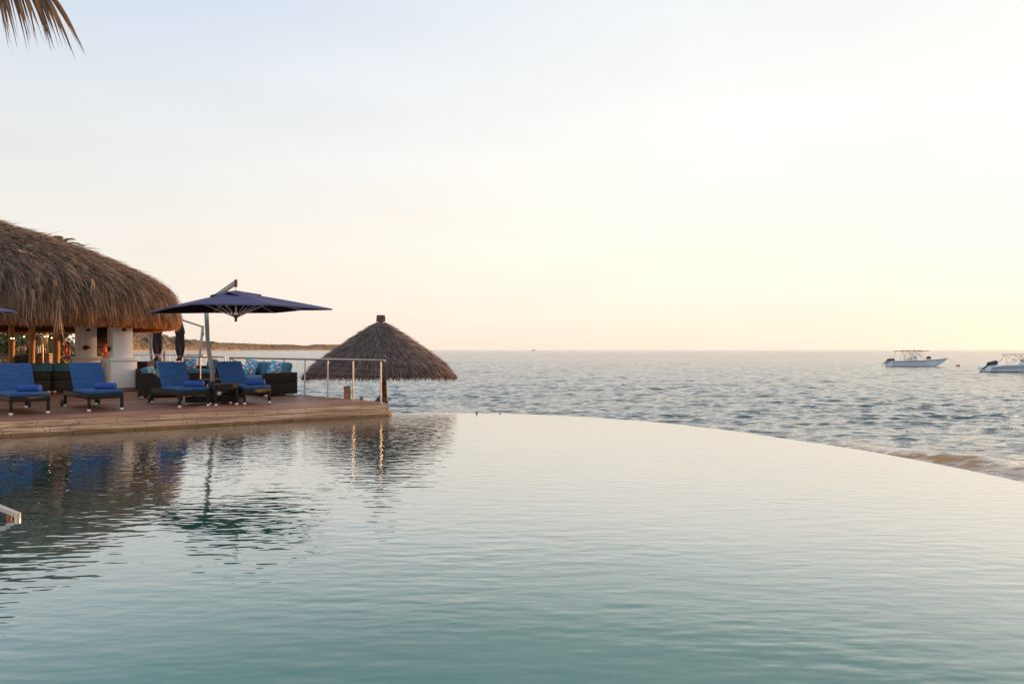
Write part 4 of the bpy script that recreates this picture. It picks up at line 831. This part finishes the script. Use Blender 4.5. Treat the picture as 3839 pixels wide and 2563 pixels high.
# ------------------------------------------------------------------ the bar under the thatch
yb = 26.9
t = thing('bar_counter', 'pale boarded bar counter under the thatch', 'bar counter', (atx(60, yb), yb, DK), R(2))
xr = atx(197, yb)-atx(60, yb); obj('front_boards', bx(((xr-2.2)/2, 0, .53), (xr+2.2, .5, 1.06), bev=.005), cream, t); obj('counter_top', bx(((xr-2.2)/2, -.03, 1.085), (xr+2.3, .66, .045), bev=.01), mat('counter_top', (.20, .12, .07), .4), t)
for px0, px1 in ((42, 80), (120, 158)):
    x0, x1 = atx(px0, yb)-atx(60, yb), atx(px1, yb)-atx(60, yb); obj('slanted_brace', qtube(B(), [(x0, -.36, 1.12), (x1, -.36, 1.74)], .05, .11), rubber, t)
obj('tap_column', tube(B(), [atx(156, yb)-atx(60, yb)+0 if False else (atx(156, 26.4)-atx(60, yb), -.5, .7), (atx(156, 26.4)-atx(60, yb), -.5, 1.3), (atx(154, 26.4)-atx(60, yb), -.5, 1.48), (atx(150, 26.4)-atx(60, yb), -.5, 1.52), (atx(146, 26.4)-atx(60, yb), -.5, 1.42), (atx(145, 26.4)-atx(60, yb), -.5, 1.15)], .02, 10), steel, t)
t = thing('bar_fridge', 'black double door fridge set in the bar counter below the bottles', 'fridge', (atx(85, 26.4), 26.4, DK)); obj('cabinet', bx((0, 0, .66), (.67, .3, .78), bev=.01), blackg, t)
for s_ in (-1, 1): obj('door', bx((s_*.165, -.16, .66), (.31, .02, .72), bev=.005), rubber, t)
def bottle(mt, s=1.0):
    o = obj('bottle', lathe(B(), [(0, 0), (.036*s, 0), (.038*s, .01), (.038*s, .17*s), (.034*s, .19*s), (.014*s, .22*s), (.013*s, .28*s), (.016*s, .285*s), (.016*s, .30*s), (0, .30*s)], n=12), mt); return o
bt = {k_: bottle(m_) for k_, m_ in (('amber', glass_b), ('dark', glass_g), ('clear', glass_c))}
used = set(); cols = ['amber', 'dark', 'clear']
for i in range(18):
    k_ = cols[(i*7+i//3) % 3]; px = 62+i*5.4 if i < 12 else 132+(i-12)*9; y = yb+.02+.10*((i*5) % 3)
    src = bt[k_]; o = src if k_ not in used else src.copy()
    if k_ in used: link(o)
    used.add(k_); o.location = (atx(px, y), y, DK+1.109); sc_ = .85+.35*((i*37) % 7)/7; o.scale = (1, 1, sc_)
    tag(o, {'amber': 'amber liquor bottle standing on the bar counter', 'dark': 'dark green glass bottle standing on the bar counter', 'clear': 'pale clear glass bottle standing on the bar counter'}[k_], 'bottle', {'amber': 'amber bottles on the bar', 'dark': 'dark green bottles on the bar', 'clear': 'pale bottles on the bar'}[k_])
t = table('long_table', 'long dark wooden table in front of the bar counter', (atx(92, 23.6), 23.6, DK), R(3), 1.75, .8, .77, top=woodd, apron=.04, legs=.06, caps=False)
candle('small glass candle on the left part of the long dark table', (atx(12, 23.5), 23.5, DK+.775), .9)
tub_chair('olive backed tub chair pushed to the right end of the long dark table', (atx(150, 22.9), 22.9, DK), R(-90))
t = thing('string_lights', 'string of small glowing bulbs under the thatch above the bar', 'lights', (atx(40, 25.5), 25.5, EYE))
bulb_m = mat('bulb_glow', (1, .8, .5), .4, emit=(1.0, .62, .28, 9.0)); sx0 = atx(40, 25.5); wp = []
for i, (px, py) in enumerate(((-20, 1262), (43, 1268), (52, 1268), (90, 1262), (168, 1261), (179, 1261), (194, 1266), (206, 1267), (217, 1267), (262, 1262))):
    q = (atx(px, 25.5)-sx0, 0, (1311-py)/F*25.5); wp.append(q); bm = B(); bmesh.ops.create_icosphere(bm, subdivisions=2, radius=.022, matrix=Matrix.Translation(q)); obj('bulb', bm, bulb_m, t)
obj('cable', tube(B(), [(a, b, c+.03) for a, b, c in wp], .006, 5), rubber, t)
def bar_chair(lab, loc, rz):
    t = thing('wooden_bar_chair', lab, 'bar chair', loc, rz); obj('seat', bx((0, 0, .70), (.44, .42, .07), bev=.02, seg=3), mat('olive_pad', (.08, .08, .05), .8), t)
    obj('seat_rail', bx((0, 0, .64), (.44, .42, .04)), woodo, t)
    for a in (-1, 1):
        obj('leg', bx((a*.2, -.19, .32), (.04, .04, .64)), woodo, t); obj('leg', bx((a*.2, .19, .5), (.04, .04, 1.04)), woodo, t)
    obj('back_rail', bx((0, .19, .98), (.36, .03, .08)), woodo, t); obj('stretcher', bx((0, -.19, .2), (.36, .03, .04)), woodo, t); return t
bar_chair('orange wooden bar chair with olive seat beside the thick log post', (atx(252, 23.9), 23.9, DK), R(70))
def stone_pillar(lab, px, y, w_, h):
    bm = B(); zz = 0; 
    while zz < h:
        for k_ in range(5):
            a = k_*1.257+rnd.uniform(-.3, .3)+zz*3; r_ = rnd.uniform(.09, .14)*w_/.33; v = bmesh.ops.create_icosphere(bm, subdivisions=2, radius=r_)['verts']
            m4 = Matrix.Translation((math.cos(a)*w_*.33, math.sin(a)*w_*.33, zz+rnd.uniform(0, .05)+.06)) @ Matrix.Rotation(rnd.uniform(0, 3), 4, 'Z') @ Matrix.Diagonal((1, rnd.uniform(.8, 1.1), rnd.uniform(.7, 1.0), 1)); bmesh.ops.transform(bm, matrix=m4, verts=v)
        zz += .17
    tube(bm, [(0, 0, 0), (0, 0, h)], w_*.3, 12); o = obj('stone_pillar', bm, stone); o.location = (atx(px, y), y, DK); tag(o, lab, 'stone pillar', 'rough pillars of round stones'); return o
stone_pillar('rough round stone pillar seen between the two white pillars', 376, 25.2, .34, 1.6)
stone_pillar('rough round stone pillar behind the bar chair', 232, 25.6, .26, 1.75)
def ring(lab, px, y, hz, rz):
    t = thing('life_ring', lab, 'life ring', (atx(px, y), y, EYE+hz), rz, 'orange life rings'); n, m_ = 32, 10; bm = B(); vv_ = [[bm.verts.new(((.30*0+.235+.07*math.cos(b*2*math.pi/m_))*math.cos(a*2*math.pi/n), .05*math.sin(b*2*math.pi/m_), (.235+.07*math.cos(b*2*math.pi/m_))*math.sin(a*2*math.pi/n))) for b in range(m_)] for a in range(n)]
    for a in range(n):
        for b in range(m_): bm.faces.new((vv_[a][b], vv_[(a+1) % n][b], vv_[(a+1) % n][(b+1) % m_], vv_[a][(b+1) % m_]))
    obj('float_ring', bm, ringm, t)
    obj('grab_line', tube(B(), [((.31+.02*math.sin(a*4))*math.cos(a), 0, (.31+.02*math.sin(a*4))*math.sin(a)) for a in np.linspace(0, 6.28, 40)], .008, 5), chrome, t); return t
ring('orange life ring on the stone pillar behind the bar chair', 252, 24.9, .01, R(-44))
ring('orange life ring on the stone pillar between the white pillars', 399, 24.8, .01, R(-46))

# ------------------------------------------------------------------ palms
def frond(bm, base, az, el, L_, droop, ll, n=46, w_=.028, hang=.5, seed=0, seg=4):
    r_ = random.Random(seed); p = Vector(base); d = Vector((math.cos(az)*math.cos(el), math.sin(az)*math.cos(el), math.sin(el))); pts = [p.copy()]; k_ = 14
    for i in range(k_):
        d = (d+Vector((0, 0, -droop/k_))).normalized(); p = p+d*L_/k_; pts.append(p.copy())
    tube(bm, pts, .018, 6, .004)
    for i in range(n):
        f = .12+.88*i/(n-1); q = f*k_; a = min(int(q), k_-1); c = pts[a].lerp(pts[a+1], q-a); t_ = (pts[a+1]-pts[a]).normalized(); sd = t_.cross(Vector((0, 0, 1))).normalized()
        for sg in (-1, 1):
            l = ll*(math.sin(math.pi*min(1, f*.75+.2))**.6)*r_.uniform(.85, 1.1); v = (sd*sg*.8+t_*.75+Vector((0, 0, .1))).normalized(); pr = [c.copy()]; x = c.copy()
            for s_ in range(seg): v = (v+Vector((0, 0, -hang/seg*r_.uniform(.7, 1.3)))+Vector((r_.gauss(0, .03), r_.gauss(0, .03), 0))).normalized(); x = x+v*l/seg; pr.append(x.copy())
            wv = v.cross(Vector((r_.uniform(-.6, .6), 1, r_.uniform(-.3, .3)))).normalized(); rw = []
            for s_, q_ in enumerate(pr): ww = w_*.5*[.5, 1, .9, .55, .06, .02][min(s_, 5)]; rw.append((bm.verts.new(q_+wv*ww), bm.verts.new(q_-wv*ww)))
            for s_ in range(seg): bm.faces.new((rw[s_][0], rw[s_][1], rw[s_+1][1], rw[s_+1][0]))
frondm = mat('palm_leaf', (.10, .085, .025), .5, var=.5, vscale=3, trans=.4); frondd = mat('palm_leaf_brown', (.15, .085, .035), .55, var=.5, vscale=5, trans=.3)
def palm(lab, loc, h, n, L_, seed, lean=(0, 0), azs=None, m=None, group='palm trees behind the bar'):
    r_ = random.Random(seed); t = thing('palm_tree', lab, 'palm tree', loc, 0, group); top = Vector((lean[0], lean[1], h))
    obj('trunk', tube(B(), [(top.x*(k_/8)**1.5, top.y*(k_/8)**1.5, h*k_/8) for k_ in range(9)], .13, 12, .08), mat('palm_trunk', (.17, .13, .10), .9, var=.3, bump=.6, bscale=20, stretch=(1, 1, 4)), t)
    for i in range(n):
        bm = B(); frond(bm, top, 2*math.pi*i/n+r_.uniform(-.2, .2), r_.uniform(-.1, 1.1), L_*r_.uniform(.85, 1.1), 1.5, .5*L_/2.2, 34, .04, .5, seed*100+i); obj('frond', bm, m or frondm, t, smooth=False)
    return t
palm('palm tree behind the thatched roof, only its frond tips showing above the ridge', (atx(216, 34), 34, -.3), 6.88, 12, 1.4, 3)
palm('low yellow green palm behind the bar, left of the first white pillar', (atx(276, 30.5), 30.5, -.3), 1.6, 11, 1.9, 5)
palm('low palm behind the left end of the bar counter', (atx(25, 32), 32, -.3), 1.5, 11, 2.0, 6)
palm('low palm behind the bottles on the bar', (atx(140, 33), 33, -.3), 1.9, 11, 1.9, 8)
def bush(lab, px, y, w_, h, seed):
    g_ = np.random.default_rng(seed); t = thing('shrub', lab, 'shrub', (atx(px, y), y, -.2)); n = 5200
    u = g_.normal(0, 1, (n, 3)); u /= np.linalg.norm(u, axis=1, keepdims=True); u[:, 2] = np.abs(u[:, 2]); rad = g_.uniform(.55, 1.0, n)**.6*(1+.22*np.sin(u[:, 0]*7+seed)*np.sin(u[:, 2]*9))
    c = u*rad[:, None]*np.array([w_/2, w_/2.6, h]); d = g_.normal(0, 1, (n, 3)); d /= np.linalg.norm(d, axis=1, keepdims=True); e = np.cross(d, g_.normal(0, 1, (n, 3))); e /= np.linalg.norm(e, axis=1, keepdims=True)
    V = np.stack([c+d*.11, c+e*.045, c-d*.11, c-e*.045], 1).reshape(-1, 3); npmesh('foliage', V, np.arange(n*4).reshape(n, 4), green, t)
    obj('stem', tube(B(), [(0, 0, -.2), (.05, 0, h*.5)], .06, 8, .03), MATS['palm_trunk'], t)
bush('dense green shrub behind the left end of the bar', -30, 35, 4.2, 3.3, 1); bush('dense green shrub behind the fridge and bottles', 75, 36, 4.0, 3.2, 2); bush('dense green shrub behind the tap column', 175, 36, 3.6, 3.0, 3)
# nearest palm: its crown stands just outside the upper left corner of the frame
t = thing('palm_tree', 'coconut palm whose brown drooping frond hangs into the upper left corner', 'palm tree', (-8.3, 6.9, .1))
tpz = Vector((.5, -.5, 5.35)); obj('trunk', tube(B(), [(tpz.x*(k_/10)**1.6, tpz.y*(k_/10)**1.6, tpz.z*k_/10) for k_ in range(11)], .15, 14, .1), MATS['palm_trunk'], t)
bm = B(); r_ = random.Random(4)
# main frond: midrib runs just above the frame, leaflets hang
rach = [tpz+Vector((x, y, z_)) for x, y, z_ in ((0, 0, 0), (.7, -.12, .3), (1.7, -.25, .30), (2.5, -.36, .04), (3.15, -.42, -.30), (3.70, -.45, -.72))]
rach = [Vector(q) for q in rach]; tube(bm, rach, .022, 8, .005); obj('midrib', bm, frondd, t)
bm = B(); nleaf = 150
for i in range(nleaf):
    f = .12+.88*i/(nleaf-1)+r_.uniform(-.006, .006); f = min(f, .999); q = f*(len(rach)-1); a = int(q); c = rach[a].lerp(rach[min(a+1, len(rach)-1)], q-a)
    lean_ = -.02+.50*max(0, (f-.55)/.45)**1.3+r_.uniform(-.05, .06); l = min(1.25, 1.9-1.15*f)*r_.uniform(.86, 1.08); v = Vector((lean_+.25, r_.uniform(-.25, .25), -.8)).normalized(); pr = [c]; x = c.copy()
    for s_ in range(6): v = (v+Vector((-.03+lean_*.05, 0, -.12))+Vector((r_.gauss(0, .02), r_.gauss(0, .02), 0))).normalized(); x = x+v*l/6; pr.append(x.copy())
    w0 = r_.uniform(.026, .042); tw0 = r_.uniform(-.9, .9); rows = []
    for s_, q_ in enumerate(pr):
        tw = tw0+s_*.22; wv = Vector((math.cos(tw), math.sin(tw), 0)); ww = w0*.5*[.5, .9, 1, .85, .55, .22, .04][s_]; rows.append((bm.verts.new(q_+wv*ww), bm.verts.new(q_-wv*ww)))
    for s_ in range(6): bm.faces.new((rows[s_][0], rows[s_][1], rows[s_+1][1], rows[s_+1][0]))
obj('leaflets', bm, frondd, t, smooth=False)
for i, az in enumerate((100, 140, 175, 210, 245, 280)):
    bm = B(); frond(bm, tpz, R(az), r_.uniform(.3, 1.0), 2.2, 1.3, .7, 36, .03, .7, 50+i); obj('frond', bm, frondd, t, smooth=False)

# ------------------------------------------------------------------ boats
def hull(Lb, beam, free, draft, sheer, m, t, drop=0.0):
    st = 22; bm = B(); rings = []
    for i in range(st+1):
        f = i/st; x = Lb*f; hb = beam/2*(1-max(0, (f-.45)/.55)**2.1)*(.93+.07*min(1, f*4)); hb = max(hb, .02); zt = free+sheer*f**2-drop*max(0, 1-f*6); kz = -draft+(draft+free*.55)*max(0, (f-.72)/.28)**2.0; xk = x-(.0 if f < .6 else 0)
        rake = .9*max(0, (f-.7)/.3)**1.5
        cz = kz+(.25+.35*max(0, (f-.7)/.3))*(zt-kz)*.6
        half = [(0, kz, -rake*1.15), (hb*.78, cz, -rake*.55), (hb*.97, zt-.08, -.05), (hb*1.02, zt-.03, 0), (hb*1.0, zt, 0), (hb*.86, zt+.01, 0)]
        rings.append([bm.verts.new((x+dx, y, zz)) for y, zz, dx in half]+[bm.verts.new((x+dx, -y, zz)) for y, zz, dx in half[::-1][:-1]])
    n = len(rings[0])
    for i in range(st):
        for j in range(n-1): bm.faces.new((rings[i][j], rings[i][j+1], rings[i+1][j+1], rings[i+1][j]))
        bm.faces.new((rings[i][n-1], rings[i][0], rings[i+1][0], rings[i+1][n-1]))
    bm.faces.new(rings[0]); bm.faces.new(rings[-1])
    # interior floor is below the gunwale: delete nothing, a deck sheet closes it
    h = obj('hull', bm, m, t); bm = B(); a = []
    for i in range(st+1): a.append((rings_x(Lb, beam, i/st)))
    top = [[bm.verts.new((x, s_*y*.86, free+sheer*f**2-.22-drop*max(0, 1-f*6) if f < .62 else free+sheer*f**2-.0)) for x, y, f in a] for s_ in (-1, 1)]
    for i in range(st): bm.faces.new((top[0][i], top[0][i+1], top[1][i+1], top[1][i]))
    obj('deck', bm, gel, h); return h
def rings_x(Lb, beam, f):
    hb = beam/2*(1-max(0, (f-.45)/.55)**2.1)*(.93+.07*min(1, f*4)); return Lb*f, max(hb, .02), f
def hullmat():
    m = bpy.data.materials.new('hull_paint'); m.use_nodes = True; t = m.node_tree; ns = t.nodes; b = ns['Principled BSDF']; k = t.links.new; b.inputs['Roughness'].default_value = .3
    tc = ns.new('ShaderNodeTexCoord'); s = ns.new('ShaderNodeSeparateXYZ'); k(tc.outputs['Object'], s.inputs[0]); r = ns.new('ShaderNodeValToRGB'); r.color_ramp.interpolation = 'CONSTANT'; e = r.color_ramp.elements
    mr_ = ns.new('ShaderNodeMapRange'); k(s.outputs[2], mr_.inputs[0]); mr_.inputs[1].default_value = -.5; mr_.inputs[2].default_value = 1.5
    e[0].color = (.09, .03, .02, 1); e[1].position = .285; e[1].color = (.50, .56, .66, 1); k(mr_.outputs[0], r.inputs[0]); k(r.outputs[0], b.inputs['Base Color']); return m
hm = hullmat()
def outboard(t, cx, y, cz, ln, hh, lx, lz):
    """outboard motor tilted up: cowl over the transom, leg and propeller trailing behind"""
    bm = B(); box(bm, (0, 0, 0), (ln, ln*.5, hh), bev=hh*.36, seg=3)
    for v in bm.verts: v.co.z *= 1+.25*v.co.x/ln
    bmesh.ops.transform(bm, matrix=Matrix.Translation((cx, y, cz)) @ Matrix.Rotation(R(-12), 4, 'Y'), verts=bm.verts); o = obj('outboard_motor', bm, blackg, t)
    obj('motor_leg', tube(B(), [(cx-ln*.1, y, cz-.1), (cx-ln*.45, y, cz-hh*.5), (lx+.15, y, lz+.12), (lx, y, lz)], .10*ln/.8, 8, .05), blackg, o)
    obj('propeller', lathe(B(), [(0, -.06), (.15*ln, -.01), (.15*ln, .01), (0, .06)], n=10, mat4=Matrix.Translation((lx-.05, y, lz-.03)) @ Matrix.Rotation(R(60), 4, 'Y')), chrome, o); return o
b1y = 104.5
t = thing('motor_boat', 'white open motor boat with brown sun canopy, moored beside an orange buoy', 'boat', (atx(3332, b1y), b1y, SEA), R(1))
hull(9.15, 2.3, .86, .12, .42, hm, t)
obj('gunwale_stripe', tube(tube(B(), [(.02+9.1*f, 1.02*rings_x(9.1, 2.3, f)[1]+.01, .78+.42*f*f) for f in np.linspace(0, .985, 24)], .018, 6), [(.02+9.1*f, -1.02*rings_x(9.1, 2.3, f)[1]-.01, .78+.42*f*f) for f in np.linspace(0, .985, 24)], .018, 6), blackg, t)
outboard(t, .28, .38, 1.0, .75, .36, -.75, .3); outboard(t, .28, -.38, 1.0, .75, .36, -.75, .3)
bm = B(); box(bm, (3.75, 0, 1.05), (1.1, .85, .6), bev=.12, seg=3); cs = obj('console', bm, gel, t); obj('windscreen', bx((4.05, 0, 1.42), (.04, .8, .3), Matrix.Rotation(R(-30), 3, 'Y'), .02), gel, cs)
obj('helm_seat', bx((2.75, 0, 1.0), (.5, .8, .45), bev=.1), gel, t)
bm = B(); n1, n2 = 12, 8; vv_ = [[bm.verts.new((1.35+4.2*i/n1, -1.05+2.1*j/n2, 2.36+.08*math.sin(math.pi*i/n1)+.05*math.sin(math.pi*j/n2)-.16*math.exp(-((i-5)/2)**2)*0)) for j in range(n2+1)] for i in range(n1+1)]
for i in range(n1):
    for j in range(n2): bm.faces.new((vv_[i][j], vv_[i+1][j], vv_[i+1][j+1], vv_[i][j+1]))
r_ = bmesh.ops.extrude_face_region(bm, geom=list(bm.faces)); bmesh.ops.translate(bm, vec=(0, 0, -.07), verts=[v for v in r_['geom'] if isinstance(v, bmesh.types.BMVert)]); cpy = obj('sun_canopy', bm, brown_c, t)
for y in (-.85, .85):
    for a, b in (((1.2, .9), (1.6, 2.32)), ((2.7, .95), (3.3, 2.32)), ((3.1, .95), (2.6, 2.32)), ((4.6, 1.0), (4.0, 2.34)), ((5.0, 1.05), (4.5, 2.34)), ((3.4, 2.3), (4.6, 1.5))):
        obj('canopy_post', tube(B(), [(a[0], y, a[1]), (b[0], y, b[1])], .026, 6), steel, t)
    for zz in (1.45, 1.75, 2.05): obj('cross_rail', tube(B(), [(2.8, y, zz), (4.5, y, zz)], .018, 6), steel, t)
obj('antenna', tube(B(), [(4.05, .3, 2.36), (4.0, .3, 3.5)], .018, 6, .008), steel, t)
bm = B(); bmesh.ops.create_icosphere(bm, subdivisions=2, radius=.3, matrix=Matrix.Translation((6.35, .2, 1.42))); 
for v in bm.verts: v.co.z = 1.38+(v.co.z-1.42)*.6; v.co.y *= 1.2
obj('bow_bag', bm, mat('purple_bag', (.07, .04, .09), .7, var=.4, vscale=8), t); bm = B(); box(bm, (6.15, 0, 1.22), (.5, .6, .2), bev=.05); obj('cushion', bm, mat('red_cushion', (.30, .05, .04), .7), t)
bx1, by1 = atx(3592, b1y), b1y
tag(obj('mooring_line', tube(B(), [(atx(3553, b1y), b1y, SEA+1.28), (atx(3572, b1y), b1y, SEA+.7), (atx(3590, b1y), b1y, SEA+.12)], .022, 6), chrome), 'pale mooring line from the bow of the canopied boat to the buoy', 'rope')
t = thing('mooring_buoy', 'orange mooring buoy floating right of the canopied boat', 'buoy', (bx1, by1, SEA)); obj('float', lathe(B(), [(0, -.2), (.22, -.1), (.30, .06), (.22, .24), (0, .31)], n=18), mat('buoy_orange', (.40, .10, .04), .5), t); obj('eye', tube(B(), [(0, 0, .28), (0, 0, .4)], .03, 8), chrome, t)
b2y = 78.5
t = thing('motor_boat', 'white speedboat with open tubular frame at the right edge of the picture', 'boat', (atx(3692, b2y), b2y, SEA), R(0.5))
hull(8.0, 2.4, .80, .12, .28, hm, t, .30)
obj('gunwale_stripe', tube(B(), [(.02+7.9*f, -1.02*rings_x(7.95, 2.4, f)[1]-.01, .50+.3*f*f) for f in np.linspace(0, .985, 24)], .02, 6), blackg, t)
bm = B(); prism(bm, [(-.0, -1.05), (0, 1.05), (7.0, .5), (7.0, -.5)], .78, .80); 
obj('foredeck', bx((5.6, 0, 1.0), (2.4, 1.5, .22), bev=.08), gel, t)
outboard(t, .85, 0, 1.0, 1.1, .46, -.40, .22)
for y in (-.95, .95):
    obj('tower_tube', tube(B(), [(1.9, y, .86), (2.45, y, 1.25), (2.75, y, 1.5), (2.85, y, 1.85)], .03, 8), alu, t); obj('tower_tube', tube(B(), [(2.6, y*.9, 2.0), (3.1, y*.9, 1.85), (3.9, y*.95, 1.45), (4.9, y, .95)], .03, 8), alu, t)
    obj('tower_tube', tube(B(), [(3.6, y*.9, 2.03), (4.6, y*.9, 2.0), (5.6, y*.95, 1.2), (6.2, y, 1.05)], .03, 8), alu, t); obj('tower_tube', tube(B(), [(3.9, y, .9), (4.4, y, 1.35), (5.0, y, 1.9), (5.6, y, 1.9), (6.2, y, 1.95)], .03, 8), alu, t)
    obj('tower_tube', tube(B(), [(2.6, y*.9, 2.0), (3.6, y*.9, 2.03)], .025, 8), alu, t)
for x, zz in ((2.7, 1.99), (3.6, 2.03)): obj('cross_tube', tube(B(), [(x, -.86, zz), (x, .86, zz)], .025, 8), alu, t)
obj('flag_rod', tube(B(), [(1.95, -.8, .85), (1.85, -.8, 1.75)], .02, 6), mat('orange_rod', (.4, .12, .04), .5), t)
obj('windscreen', bx((4.7, 0, 1.25), (.05, 1.6, .5), Matrix.Rotation(R(-35), 3, 'Y'), .02), mat('screen_glass', (.35, .36, .33), .1, var=.1), t)
obj('sun_roof', bx((6.6, 0, 2.0), (1.2, 1.9, .06), bev=.02), blackg, t)
t = thing('fishing_boat', 'tiny distant dark fishing boat on the horizon', 'boat', (atx(2000, 1500), 1500, SEA+.4)); 
bm = B(); box(bm, (0, 0, .9), (6.2, 2, 1.2), bev=.3); obj('hull', bm, rubber, t); obj('mast', tube(B(), [(-2.3, 0, 1), (-2.3, 0, 3)], .25, 6), rubber, t); obj('mast', tube(B(), [(1.7, 0, 1), (1.7, 0, 3.3)], .25, 6), rubber, t); obj('cabin', bx((1.4, 0, 2.0), (2.0, 1.4, 1.1)), rubber, t)
# tiny canoe seen through the terrace furniture, and the lone umbrella tree on the far hill
t = thing('acacia_tree', 'flat topped lone tree on the crest of the far hill', 'tree', (atx(652, 1185), 1185, 21)); obj('trunk', tube(B(), [(0, 0, -2), (.3, 0, 1.5), (-.2, 0, 3)], .35, 8, .2), woodd, t)
bm = B()
for i in range(900):
    a, q = rnd.uniform(0, 6.28), math.sqrt(rnd.random()); c = Vector((q*4.3*math.cos(a), q*4.3*math.sin(a), 3.4+rnd.uniform(-.5, .9)*(1-q*.6))); d = Vector((rnd.gauss(0, 1), rnd.gauss(0, 1), rnd.gauss(0, 1))).normalized(); e = d.cross(Vector((.3, .2, 1))).normalized(); bm.faces.new([bm.verts.new(c+x) for x in (d*.45, e*.35, -d*.45, -e*.35)])
obj('crown', bm, mat('far_foliage', (.06, .06, .03), .9), t, smooth=False)
